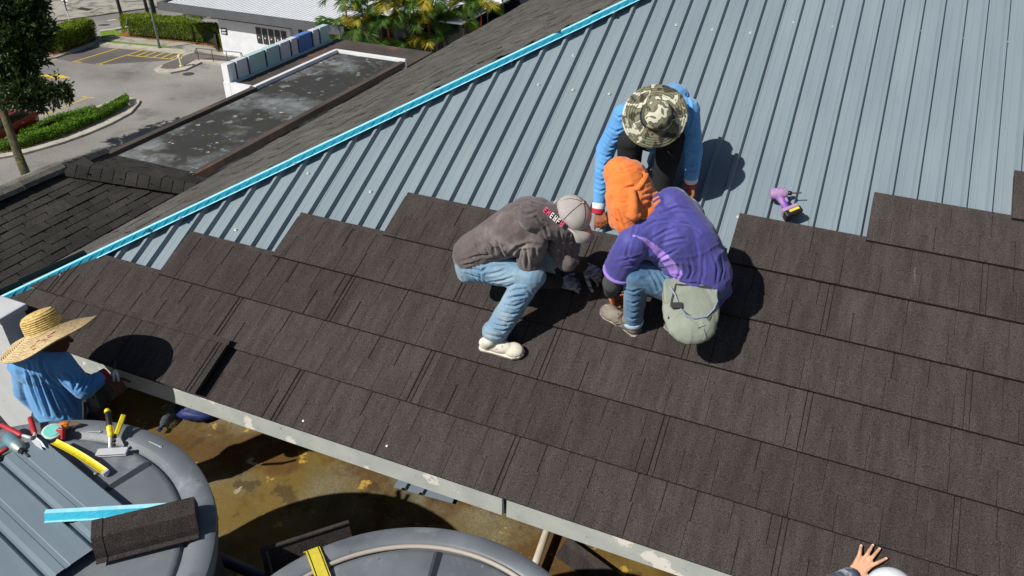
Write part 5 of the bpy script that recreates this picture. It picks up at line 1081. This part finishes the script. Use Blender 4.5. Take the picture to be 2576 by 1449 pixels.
# ---------------------------------------------------------------- worker 2: orange head wrap, purple shirt
pel=J(1758,722,.30); che=J(1690,600,.60); nek=J(1648,515,.74); hdp=J(1592,484,.78); lsh=J(1592,610,.70); rsh=J(1712,532,.64)
lelb=J(1541,712,.40); lwri=J(1536,740,.13); lhip=J(1716,732,.30); rhip=J(1790,715,.28); lknee=J(1603,690,.50); lank=J(1592,806,.10); toe=J(1513,776,.012); heel=J(1606,842,.012)
rknee=J(1668,640,.46); rank=J(1735,800,.09); rtoe=J(1668,822,.012); rheel=J(1802,818,.012); relb=J(1650,600,.45); rwri=J(1600,620,.2)
lat2=unit(rsh-lsh); mid=lerp(lsh,rsh,.5)
w2=thing('person','person in indigo shirt with orange head wrap squatting with back to camera','person',J(1600,830,0))
b=MB(); b.cap(pel,lerp(pel,che,.5),.12,.12); b.cap(lerp(pel,che,.5),che,.12,.13); b.cap(che,nek,.12,.06); b.cap(nek,hdp,.055,.055)
for A_,B_,r0,r1 in ((lsh,lelb,.05,.042),(lelb,lwri,.04,.028),(rsh,relb,.05,.042),(relb,rwri,.04,.028),(lhip,lknee,.08,.058),(lknee,lank,.055,.042),(rhip,rknee,.08,.058),(rknee,rank,.055,.042),(lank,lerp(heel,toe,.7),.04,.03),(rank,lerp(rheel,rtoe,.7),.04,.03),(lsh,mid,.05,.09),(rsh,mid,.05,.09)): b.cap(A_,B_,r0,r1)
hup=unit(UP*.75-FW*.35+RT*-.25); hfw=unit(FW*.8-RT*.6-UP*.1); head(b,hdp,hup,hfw)
hand(b,lwri,unit(FW*.2-RN*.7+RT*.15),unit(-RT),-1,curl=.8); hand(b,rwri,unit(-RN+RIB*.3),unit(RT),1,curl=.5)
blob('body',b,.0065,3,M['skin'],w2)
b=MB(); b.cap(lhip,lknee,.105,.078); b.cap(lknee,lank,.076,.058); b.cap(rhip,rknee,.105,.08); b.cap(rknee,rank,.075,.06); b.ell(pel,lat2*.18,unit(che-pel)*.13,np.cross(lat2,unit(che-pel))*.14)
tr=blob('trousers',b,.0065,4,M['jeans2'],w2,fold=[(.005,3,lank-lknee,30,False)],crease=[(.007,.009,CR2J)])
d_=unit(lank-lknee); ring(w2,'trouser_hem',lank-d_*.012,lank+d_*.012,.062,.064,M['hem']); ring(w2,'sock',lank+d_*.0,lank+d_*.05,.047,.046,M['sock'])
b=MB(); b.cap(pel+unit(che-pel)*.05,lerp(pel,che,.5),.155,.15); b.cap(lerp(pel,che,.5),che,.152,.168); b.ell(lerp(che,mid,.6),lat2*.215,unit(nek-pel)*.16,np.cross(lat2,unit(nek-pel))*.125); b.cap(lerp(che,nek,.6),nek,.11,.075)
b.cap(lsh,lerp(lsh,lelb,.62),.090,.088); b.cap(rsh,lerp(rsh,relb,.62),.085,.08); b.cap(lsh,mid,.088,.12); b.cap(rsh,mid,.088,.12); b.ell(J(1700,562,.62),lat2*.19,unit(nek-pel)*.17,np.cross(lat2,unit(nek-pel))*.13); b.cap(che,rsh,.15,.095); b.cap(J(1690,520,.70),J(1740,600,.58),.11,.14); b.cap(J(1740,600,.58),J(1785,690,.40),.14,.13)
tail=J(1815,730,.22); b.cap(pel+lat2*.08,tail,.10,.06); b.cap(tail,J(1795,770,.16),.05,.035)
# lilac side panel and shoulder piping: measured along the garment
pl1=[J(1592,590,.80),J(1622,604,.77),J(1652,634,.70),J(1680,668,.58),J(1695,702,.44)]
wd1=[.002,.010,.020,.034,.026]
def lil(c):
    for i in range(len(pl1)-1):
        a,e=pl1[i],pl1[i+1]; t=min(1,max(0,(c-a)@(e-a)/((e-a)@(e-a)))); 
        if np.linalg.norm(c-a-(e-a)*t)<lerp(wd1[i],wd1[i+1],t)+.012: return 1
    return 0
shp=blob('shirt',b,.0060,3,[M['purple'],M['lilac']],w2,fold=[(.006,2.4,unit(che-pel)+.6*RT,12,False)],crease=[(.006,.0075,CR2S)],stripe=([(1592,592),(1620,602),(1648,625),(1676,655),(1700,688),(1700,700)],[.004,.010,.018,.032,.036,.02]))
d_=unit(lelb-lsh); cuf=lerp(lsh,lelb,.66); ring(w2,'sleeve_trim',cuf+d_*.012,cuf+d_*.03,.090,.088,M['lilac'])
b=MB(); b.cap(lerp(lsh,lelb,.6),lelb,.060,.062); b.cap(lelb,lerp(lelb,lwri,.75),.060,.045); blob('arm_sleeve',b,.006,3,M['armsleeve'],w2)
b=MB(); hand(b,lwri,unit(FW*.2-RN*.7+RT*.15),unit(-RT),-1,curl=.8,sc_=1.12); blob('glove',b,.005,2,M['orange'],w2)
# orange wrap: cap beneath, knot and hanging folds
hl=np.cross(hup,hfw); b=MB(); b.ell(J(1578,462,.82),hl*.128,hfw*.13,hup*.135); b.ell(hdp,hl*.12,hfw*.13,hup*.12); b.cap(J(1576,450,.84),J(1562,438,.85),.11,.10); b.cap(hdp+hfw*.03+hup*.05,hdp+hfw*.14+hup*.03,.10,.04)
b.cap(hdp-hup*.03,hdp-hup*.16-FW*.03-RT*.02,.118,.10); b.cap(J(1568,500,.80),J(1556,555,.72),.105,.055); b.cap(J(1590,505,.80),J(1592,565,.72),.10,.06); b.cap(J(1575,520,.80),J(1575,560,.74),.10,.07); b.cap(hdp-hup*.04+RT*.04,nek+RT*.0-FW*.01,.10,.065); b.cap(nek-RT*.03,J(1622,556,.74),.07,.05)
wr=blob('head_wrap',b,.0060,3,M['orange'],w2,fold=[(.005,3,unit(hup+.6*RT),16,False),(.005,7,None,0,True)],crease=[(.008,.0075,CR2W)])
b=MB(); pth=surf(wr,zc(1449,386.4,.3555,[[(236,285),(270,297),(310,302),(350,303),(385,295),(420,262),(455,215),(480,170),(488,140)]])[0],.002); b.tube(pth,.011,8); b.tube([p-UP*.017+RT*.002 for p in pth[:5]],.009,8); b.tube([p+RT*.014 for p in pth[5:]],.008,8); blob('tie_band',b,.005,3,M['orange'],wr,fold=[(.004,30,None,0,True)])
b=MB(); kp=surf(wr,[(1590,488),(1592,506),(1592,522),(1592,540)],.008); kn=kp[0]; b.ell(kn,RT*.024,UP*.030,FW*.020); [b.cap(kp[i],kp[i+1],.022+.003*i,.025+.003*i) for i in range(len(kp)-1)]; b.cap(kp[-1]-RT*.02,kp[-1]+RT*.025,.02,.02); blob('knot',b,.005,3,M['orange'],wr,fold=[(.004,12,RT,60,False)])
# waist pouch
pc_=J(1738,787,.38);  px_=RT; py_=unit(UP*.80+FW*.20-RN*.0); pz_=unit(np.cross(px_,py_)); pz_=pz_ if pz_@(CAM-pc_)>0 else -pz_
b=MB(); b.ell(pc_+py_*.02,px_*.16,py_*.18,pz_*.055,20,14); b.box(pc_+py_*.12,px_*.15,py_*.07,pz_*.035); b.ell(pc_-py_*.07,px_*.14,py_*.11,pz_*.06)
pch=blob('tool_pouch',b,.006,4,M['pouch'],w2,fold=[(.005,7,px_,16,False)])
b=MB(); 
PS=1.25
arc=[(-.095,.11),(-.075,.075),(-.06,.02),(-.035,-.022),(.01,-.035),(.06,-.025),(.095,.01),(.115,.05)]
b.tube([pc_+px_*x*PS+py_*(y*PS)+pz_*(.064-.02*abs(x)/.1) for x,y in arc],.0055,6); b.build('pocket_binding',M['binding'],pch,smooth=True)
b=MB(); b.poly([pc_+px_*x*PS+py_*y*PS+pz_*(.062-.02*abs(x)/.1) for x,y in [(-.06,.02),(-.035,-.025),(.01,-.04),(.06,-.03),(.09,.0),(.06,-.075),(.03,-.085),(-.02,-.05)]]); b.build('pocket_opening',M['pouch_in'],pch)
b=MB(); b.tube([pc_+px_*-.03+py_*-.04+pz_*.064,pc_+px_*.02+py_*-.095+pz_*.062,pc_+px_*.06+py_*-.08+pz_*.055],.005,6); b.tube([pc_+px_*.045+py_*-.10+pz_*.06,pc_+px_*.055+py_*-.13+pz_*.055,pc_+px_*.05+py_*-.165+pz_*.05],.0018,4); b.tube([pc_+px_*.05+py_*-.10+pz_*.06,pc_+px_*.062+py_*-.15+pz_*.05],.0016,4); b.build('loose_thread',M['pouch'],pch)
b=MB(); b.tube([pc_+px_*-.08+py_*.16+pz_*.03,pc_+px_*-.11+py_*.06+pz_*.035,pc_+px_*-.13+py_*-.04+pz_*.02],.009,6); b.box(pc_+px_*-.09+py_*.03+pz_*.06,px_*.03,py_*.016,pz_*.006); b.build('loop_strap',M['webbing'],pch)
b=MB(); b.tube([pc_+px_*.11+py_*.12+pz_*.03,J(1822,650,.36),J(1826,625,.38)],.008,6); b.tube([pc_+px_*-.08+py_*.155+pz_*.03,pc_+px_*.11+py_*.135+pz_*.035],.009,6); b.build('waist_belt',M['webbing'],w2)
shoe(w2,heel,toe,RN,M['greyshoe'],M['sole'],w=.052,h=.085,lace='lace'); shoe(w2,rheel,rtoe,RN,M['greyshoe'],M['sole'],w=.05,h=.08)
# ---------------------------------------------------------------- worker 3: camouflage hat, sky-blue shirt
nek=J(1662,268,.66); hdp=J(1650,300,.67); lsh=J(1572,292,.56); rsh=J(1728,277,.56); lelb=J(1522,378,.36); lwri=J(1507,512,.12); relb=J(1743,380,.34); rwri=J(1739,446,.14)
lhand=J(1518,578,.02); rhand=J(1745,498,.02); pel=J(1655,330,.26); che=lerp(J(1655,285,.5),lerp(lsh,rsh,.5),.6); lhip=J(1615,330,.26); rhip=J(1700,325,.26); lknee=J(1585,352,.44); rknee=J(1690,345,.44); lank=J(1580,470,.10); rank=J(1665,468,.10)
rtoe=J(1672,492,.0); rheel=J(1655,420,.0); ltoe=J(1575,500,.0); lheel=J(1585,430,.0)
lat3=unit(rsh-lsh); mid=lerp(lsh,rsh,.5)
w3=thing('person','person in sky-blue long sleeves and camouflage hat kneeling on the steel sheets','person',J(1660,470,-.03))
b=MB(); b.cap(pel,che,.12,.13); b.cap(che,nek,.12,.06); b.cap(nek,hdp,.055,.055)
for A_,B_,r0,r1 in ((lsh,lelb,.05,.042),(lelb,lwri,.04,.028),(rsh,relb,.05,.042),(relb,rwri,.04,.028),(lhip,lknee,.08,.058),(lknee,lank,.055,.042),(rhip,rknee,.08,.058),(rknee,rank,.055,.042),(lank,ltoe,.04,.03),(rank,rtoe,.04,.03),(lsh,mid,.05,.09),(rsh,mid,.05,.09)): b.cap(A_,B_,r0,r1)
cc3=J(1648,292,.71); hn=unit(unit(CAM-cc3)*1.0+UP*.10+RT*.06); head(b,cc3-hn*.07,hn,unit(-UP-FW*.2))
hand(b,lwri+unit(lhand-lwri)*.035,lhand-lwri,unit(CAM-lhand),-1,curl=.75,spread=.03,thumb=.3); hand(b,rwri+unit(rhand-rwri)*.03,rhand-rwri,unit(RN*.3+RT*.8+UP*.2),1,curl=.7,spread=.02)
blob('body',b,.006,3,M['skin'],w3)
b=MB(); b.cap(lhip,lknee,.11,.09); b.cap(lknee,lank,.085,.07); b.cap(rhip,rknee,.11,.09); b.cap(rknee,rank,.085,.07); b.ell(pel,lat3*.19,RIB*.13,RN*.14)
blob('trousers',b,.008,4,M['blacktrousers'],w3,fold=[(.006,8,lknee-lhip,24,False)])
b=MB(); b.cap(pel,che,.15,.165); b.ell(mid,lat3*.20,RIB*.13,RN*.12); b.cap(mid,nek,.12,.08); b.cap(mid,J(1692,252,.52),.12,.11); dl=unit(lwri-lelb); dr_=unit(rwri-relb)
b.cap(lsh,lelb,.080,.062); b.cap(lelb,lwri-dl*.02,.060,.046); b.cap(rsh,relb,.078,.062); b.cap(relb,rwri-dr_*.02,.062,.05); b.cap(lsh,mid,.082,.11); b.cap(rsh,mid,.082,.11)
blob('shirt',b,.0060,3,M['bluepolo'],w3,fold=[(.004,3,unit(lwri-lsh)*.8+.5*RT,20,False)],crease=[(.007,.0075,CR3S)])
for W_2,dd,nm in ((lwri,dl,'l'),(rwri,dr_,'r')):
    ring(w3,'white_cuff',W_2-dd*.005,W_2+dd*.032,.045,.043,M['cuffwhite']); ring(w3,'red_cuff',W_2+dd*.033,W_2+dd*.066,.043,.041,M['cuffred'])
hn2=hn
b=MB(); R_=.197
def wv(r,z,a): k=max(0,(r-.085)/(R_-.085)); return r*(1+.02*k*math.sin(2*a+.6)),z+k*(.012*math.sin(2*a+1)+.008*math.sin(3*a))
b.lathe(cc3,hn2,[(R_,-.020),(R_*.97,-.018),(.16,-.006),(.125,.002),(.098,.008),(.094,.012)],56,warp=wv); b.f=b.f[:-2]
ht=b.build('hat_brim',M['camo'],w3,smooth=True); ht.modifiers.new('s','SOLIDIFY').thickness=.003
b=MB()
for f in (.30,.45,.6,.75,.9): 
    r_=.1+f*(R_-.1); zz_=.006-.026*f**1.4
    u3=unit(np.array([1.,0,0])-hn2*hn2[0]); v3=np.cross(hn2,u3)
    pts_=[]
    for a in np.linspace(0,2*math.pi,49): rr_,z2=wv(r_,zz_+.0045,a); pts_.append(cc3+hn2*z2+rr_*(math.cos(a)*u3+math.sin(a)*v3))
    b.tube(pts_,.0012,4)
b.build('brim_stitching',M['camo'],ht)
b=MB(); crc=cc3+RT*.012-UP*-.004; b.lathe(crc,hn2,[(.093,.006),(.095,.03),(.091,.06),(.078,.085),(.045,.098),(0,.101)],32); crn=b.build('hat_crown',M['camo'],w3,smooth=True)
b=MB(); cx_=unit(RT-hn2*(RT@hn2)); cy_=np.cross(hn2,cx_)
for s_ in (-1,1):
    vs=[]
    for i in range(7):
        z_=.012+.012*i; r_=[.096,.0965,.096,.0945,.091,.086,.078][i]
        for a in np.linspace(-.75,.75,9): vs.append(crc+hn2*z_+(cx_*s_*math.cos(a)+cy_*math.sin(a))*r_)
    b.add(vs,[(i*9+k,i*9+k+1,i*9+k+10,i*9+k+9) for i in range(6) for k in range(8)])
b.build('mesh_panel',M['mesh'],crn,smooth=True)
b=MB(); [b.lathe(cc3+cx_*s_*.178+hn2*-.004,hn2,[(.007,0),(.007,.003),(.003,.004)],8) for s_ in (-1,1)]; b.build('eyelets',M['iron'],ht)
shoe(w3,rheel,rtoe,RN,M['greyshoe'],M['whiteshoe'],w=.05,h=.08); shoe(w3,lheel,ltoe,RN,M['greyshoe'],M['whiteshoe'],w=.05,h=.08)
# ---------------------------------------------------------------- worker 4: straw hat, standing below the eave
def P4(x,y,z): return G(x,y,z+CAMH)
hc4=P4(117,832,-2.84); nek=P4(112,874,-2.97); che=P4(118,940,-3.17); wai=P4(150,1020,-3.42); pel=wai+np.array([.02,-.03,-.14]); rsh=P4(150,915,-3.06); lsh=P4(62,912,-3.02); relb=P4(212,978,-3.24); rwri=P4(262,945,-3.23); rhand=P4(287,960,-3.25); lelb=P4(62,985,-3.28); lwri=P4(92,1020,-3.40)
lat4=unit(rsh-lsh); kn=[pel+lat4*s_*.10-Z_*.42+H_*.03 for s_ in (-1,1)]; an=[np.array([k[0],k[1],FZ+.09]) for k in kn]
w4=thing('person','person in straw sun hat and sky-blue shirt standing below the eave','person',np.array([pel[0],pel[1],FZ]))
b=MB(); b.cap(pel,wai,.125,.115); b.cap(wai,che,.115,.125); b.cap(che,nek,.12,.06); b.cap(nek,hc4-Z_*.03,.058,.058); mid=lerp(lsh,rsh,.5)
for A_,B_,r0,r1 in ((lsh,lelb,.05,.042),(lelb,lwri,.04,.028),(rsh,relb,.05,.042),(relb,rwri,.04,.028),(lsh,mid,.05,.08),(rsh,mid,.05,.08),(pel-lat4*.1,kn[0],.085,.06),(pel+lat4*.1,kn[1],.085,.06),(kn[0],an[0],.055,.042),(kn[1],an[1],.055,.042)): b.cap(A_,B_,r0,r1)
for a_ in an: b.cap(a_,a_+H_*.15-Z_*.05,.04,.03)
f4=unit(E_*.75+H_*.65); head(b,hc4-Z_*.06+f4*.01,Z_*.95+f4*.12,f4); dh=unit(rhand-rwri)
hand(b,rwri+dh*.02,dh,unit(Z_*.8+UP*.3),1,curl=.65,spread=.06); hand(b,lwri,unit(E_*.3-Z_),unit(-E_),-1,curl=.6)
lh2=P4(268,966,-3.30); b.cap(lwri,lwri,.02,.02)
blob('body',b,.006,3,M['skin_dark'],w4)
b=MB(); b.cap(pel-lat4*.1,kn[0],.105,.085); b.cap(pel+lat4*.1,kn[1],.105,.085); b.cap(kn[0],an[0],.08,.07); b.cap(kn[1],an[1],.08,.07); b.ell(pel,lat4*.18,Z_*.13,np.cross(lat4,Z_)*.13); blob('trousers',b,.009,4,M['blacktrousers'],w4)
b=MB(); b.cap(pel+Z_*.02,wai,.150,.148); b.cap(wai,che,.150,.152); b.ell(lerp(che,mid,.6),lat4*.20,Z_*.15,np.cross(lat4,Z_)*.125); b.cap(mid,nek,.11,.07)
dr_=unit(rwri-relb); b.cap(rsh,relb,.080,.066); b.cap(relb,rwri-dr_*.02,.064,.046); b.cap(lsh,lelb,.076,.06); b.cap(lelb,lwri,.058,.045); b.cap(rsh,mid,.085,.11); b.cap(lsh,mid,.085,.11)
shb=blob('shirt',b,.0060,3,M['bluepolo'],w4,fold=[(.005,1.8,unit(E_*.9-.25*Z_+.2*H_),18,False)],crease=[(.010,.0085,CR4S)])
ring(w4,'red_cuff',rwri-dr_*.012,rwri+dr_*.022,.045,.043,M['cuffred'])
nd=unit(hc4-Z_*.1-nek+Z_*.2); 
b=MB(); ca=unit(lat4); cb=unit(np.cross(ca,Z_)); vs=[]
for i in range(25):
    a=2*math.pi*i/24; 
    for (r_,z_) in ((.070,.01),(.088,-.022),(.098,-.045)): vs.append(nek+Z_*(z_+.015)+(ca*math.cos(a)*1.15+cb*math.sin(a)*.95)*r_)
b.add(vs,[(3*i+k,3*i+3+k,3*i+4+k,3*i+1+k) for i in range(24) for k in range(2)]); o=b.build('collar',M['cuffred'],w4,smooth=True); o.modifiers.new('s','SOLIDIFY').thickness=.004
b=MB(); b.tube([nek+Z_*.028+(ca*math.cos(a)*1.15+cb*math.sin(a)*.95)*.071 for a in np.linspace(0,2*math.pi,25)],.007,6); b.build('collar_edge',M['binding'],o,smooth=True)
b=MB(); bc=wai-Z_*.06; b.tube([bc+(ca*math.cos(a)*.158+cb*math.sin(a)*.150) for a in np.linspace(0,2*math.pi,25)],.018,6); bc2=P4(213,1030,-3.34); b.tube([P4(212,1008,-3.26),bc2,P4(212,1050,-3.45)],.013,6); b.build('tool_belt',M['webbing'],w4)
b=MB(); b.cap(P4(88,1015,-3.32),P4(108,1050,-3.45),.016,.012); b.build('belt_tool',M['black'],w4,smooth=True)
# hat: tilted, with a high woven crown
hn=unit((-RT*.34+UP*.94)*math.sin(math.radians(71))-FW*math.cos(math.radians(71)))
def wv4(r,z,a): k=max(0,(r-.11)/.2); return r,z+k*(.018*math.sin(2*a+2.2)+.006*math.sin(5*a))
prof4=[(.288,-.046),(.277,-.043),(.255,-.038),(.22,-.028),(.18,-.014),(.14,.0),(.118,.012),(.110,.03)]
b=MB(); b.lathe(hc4,hn,prof4,72,warp=wv4); b.f=b.f[:-2]; o=b.build('straw_brim',M['straw'],w4,smooth=True); o.modifiers.new('s','SOLIDIFY').thickness=.004
rg=MB(); u4=unit(np.array([1.,0,0])-hn*hn[0]); v4=np.cross(hn,u4)
def zin(r): return float(np.interp(r,[p[0] for p in prof4][::-1],[p[1] for p in prof4][::-1]))
for r_ in np.arange(.125,.288,.0125):
    P_=[]
    for a in np.linspace(0,2*math.pi,61): q,z_=wv4(r_,zin(r_)+.004,a); P_.append(hc4+hn*z_+q*(math.cos(a)*u4+math.sin(a)*v4))
    rg.tube(P_,.0045,5,cap=False)
rg.build('woven_rings',M['straw'],o,smooth=True)
dy=MB(); rr2=random.Random(9)
for k in range(9):
    a=math.radians(-62+rr2.uniform(-22,22)); r_=rr2.uniform(.17,.25); q,z_=wv4(r_,zin(r_)+.0095,a); c_=hc4+hn*z_+q*(math.cos(a)*u4+math.sin(a)*v4); tg=-math.sin(a)*u4+math.cos(a)*v4; rd=math.cos(a)*u4+math.sin(a)*v4; dy.box(c_,tg*.012,rd*.004,hn*.0008)
dy.build('dyed_strands',M['strawdye'],o)
cprof=[(.113,.012),(.112,.04),(.109,.07),(.104,.095),(.092,.115),(.065,.128),(.03,.133),(0,.134)]
b=MB(); b.lathe(hc4,hn,cprof,40); cr=b.build('straw_crown',M['strawcrown'],w4,smooth=True)
rg=MB()
for z_ in np.arange(.018,.128,.0125):
    r_=float(np.interp(z_,[p[1] for p in cprof],[p[0] for p in cprof])); rg.tube([hc4+hn*z_+r_*(math.cos(a)*u4+math.sin(a)*v4) for a in np.linspace(0,2*math.pi,41)],.0048,5,cap=False)
rg.build('woven_rings',M['strawcrown'],cr,smooth=True)
for a_ in an: shoe(w4,np.array([a_[0],a_[1],FZ+.004])-H_*.06,np.array([a_[0],a_[1],FZ+.004])+H_*.20,Z_,M['greyshoe'],M['sole'])
# snips in his hand
g=P4(287,948,-3.21); t=thing('hand_snips','small steel snips held by the straw-hatted worker','tin snips',g)
b=MB(); b.tube([g-UP*.03,g+UP*.02,g+UP*.045+RT*.006],[.007,.009,.010],8); b.tube([g-UP*.03+RT*.03,g+UP*.02+RT*.022,g+UP*.045+RT*.006],[.007,.008,.010],8); b.build('handles',M['chrome'],t,smooth=True)
b=MB(); b.prism([g+UP*.045-RT*.006,g+UP*.045+RT*.016,g+UP*.11+RT*.012,g+UP*.112+RT*.006],-FW*.004); b.build('blade',M['iron'],t)
# ---------------------------------------------------------------- person 5: hand and white cap at the bottom edge
wri=J(2148,1447,.045); kn_=J(2180,1405,.03); hc5=P4(2234,1514,-2.62); nek=hc5-Z_*.17-H_*.03; rs=nek-Z_*.06+E_*.20; ls=nek-Z_*.06-E_*.20; pl5=np.array([nek[0],nek[1],0])-H_*.10+Z_*(FZ+.92)
elb=lerp(ls,wri,.5)-Z_*.10-E_*.14; w5=thing('person','person in white cap leaning a spread hand on the tiles at the bottom edge','person',np.array([pl5[0],pl5[1],FZ]))
lg=[np.array([pl5[0],pl5[1],0])+E_*s_*.1 for s_ in (-1,1)]
b=MB(); b.cap(pl5,lerp(pl5,nek,.5),.12,.12); b.cap(lerp(pl5,nek,.5),nek-Z_*.1,.12,.12); b.cap(nek-Z_*.08,nek,.08,.06); b.cap(nek,hc5-Z_*.05,.055,.055); head(b,hc5-Z_*.02,Z_,E_)
rel=rs-Z_*.28+H_*.05; rwr=rel-Z_*.1+H_*.2
for A_,B_,r0,r1 in ((ls,elb,.05,.042),(elb,wri,.04,.028),(rs,rel,.05,.04),(rel,rwr,.04,.028),(ls,rs,.06,.06)): b.cap(A_,B_,r0,r1)
for l_ in lg: b.cap(l_+Z_*(FZ+.9),l_+Z_*(FZ+.48),.085,.06); b.cap(l_+Z_*(FZ+.48),l_+Z_*(FZ+.08),.055,.042); b.cap(l_+Z_*(FZ+.08),l_+H_*.14+Z_*(FZ+.05),.04,.03)
hd5=unit(kn_-wri); l5=np.cross(hd5,RN)
# spread hand: each finger aimed at its tip
for i,((tx,ty),L0) in enumerate(zip([(2166,1372),(2196,1371),(2213,1380),(2230,1405)],[-.030,-.008,.014,.032])):
    tip=J(tx,ty,.034); kb_=wri+hd5*.085+l5*L0+RN*.012; b.cap(wri+hd5*.015+l5*L0*.5,kb_,.017,.0125,10); m1=lerp(kb_,tip,.42)+RN*.012; m2=lerp(kb_,tip,.74)+RN*.006; b.cap(kb_,m1,.0105,.0098,8); b.cap(m1,m2,.0096,.009,8); b.cap(m2,tip,.009,.0078,8)
b.cap(wri+hd5*.02+l5*.03,wri+hd5*.06+l5*.075,.014,.011,8); b.cap(wri+hd5*.06+l5*.075,wri+hd5*.085+l5*.09-RN*.0,.011,.0095,8)
b.cap(wri+hd5*.03+l5*-.02,wri+hd5*.03+l5*.02,.018,.018)
bd5=blob('body',b,.0055,2,M['skin_light'],w5)
b=MB()
for (tx,ty) in [(2166,1372),(2196,1371),(2213,1380),(2230,1405)]:
    tip=J(tx,ty,.034); dn_=unit(tip-(wri+hd5*.085)); sd=unit(np.cross(dn_,RN)); b.ell(tip-dn_*.004+RN*.0062,sd*.006,dn_*.0085,RN*.0025,10,6)
b.build('fingernails',M['nail'],bd5,smooth=True)
b=MB(); b.cap(pl5,nek-Z_*.14,.145,.155); b.ell(nek-Z_*.12,E_*.22,H_*.12,Z_*.12); b.cap(ls,elb,.08,.065); b.cap(elb,lerp(elb,wri,.93),.062,.044); b.cap(rs,rel,.08,.065); b.cap(rel,rwr,.06,.045); blob('shirt',b,.008,4,M['stripe'],w5,fold=[(.006,8,wri-elb,40,False)])
b=MB()
for l_ in lg: b.cap(l_+Z_*(FZ+.9),l_+Z_*(FZ+.48),.105,.085); b.cap(l_+Z_*(FZ+.48),l_+Z_*(FZ+.1),.08,.07)
blob('trousers',b,.010,3,M['blacktrousers'],w5)
for l_ in lg: shoe(w5,l_-H_*.07+Z_*(FZ+.004),l_+H_*.19+Z_*(FZ+.004),Z_,M['greyshoe'],M['sole'])
b=MB(); b.ell(hc5+Z_*.03,E_*.10,H_*.115,Z_*.105,30,18); b.v=[v if v[2]>hc5[2]+.0 else (v[0],v[1],hc5[2]) for v in b.v]; cp=b.build('cap',M['cap_white'],w5,smooth=True)
b=MB(); vs=[]
for i in range(9):
    a=-1.1+2.2*i/8; e0_=hc5+Z_*.004-H_*math.sin(a)*.113+E_*math.cos(a)*.10; e1_=hc5-Z_*.012-H_*math.sin(a)*.105+E_*(.10+.075*math.cos(a*.9))*(.5+.5*math.cos(a*.6)); vs+= [e0_,e1_]
b.add(vs,[(2*i,2*i+2,2*i+3,2*i+1) for i in range(8)]); o=b.build('visor',M['cap_white'],cp,smooth=True); o.modifiers.new('s','SOLIDIFY').thickness=.004
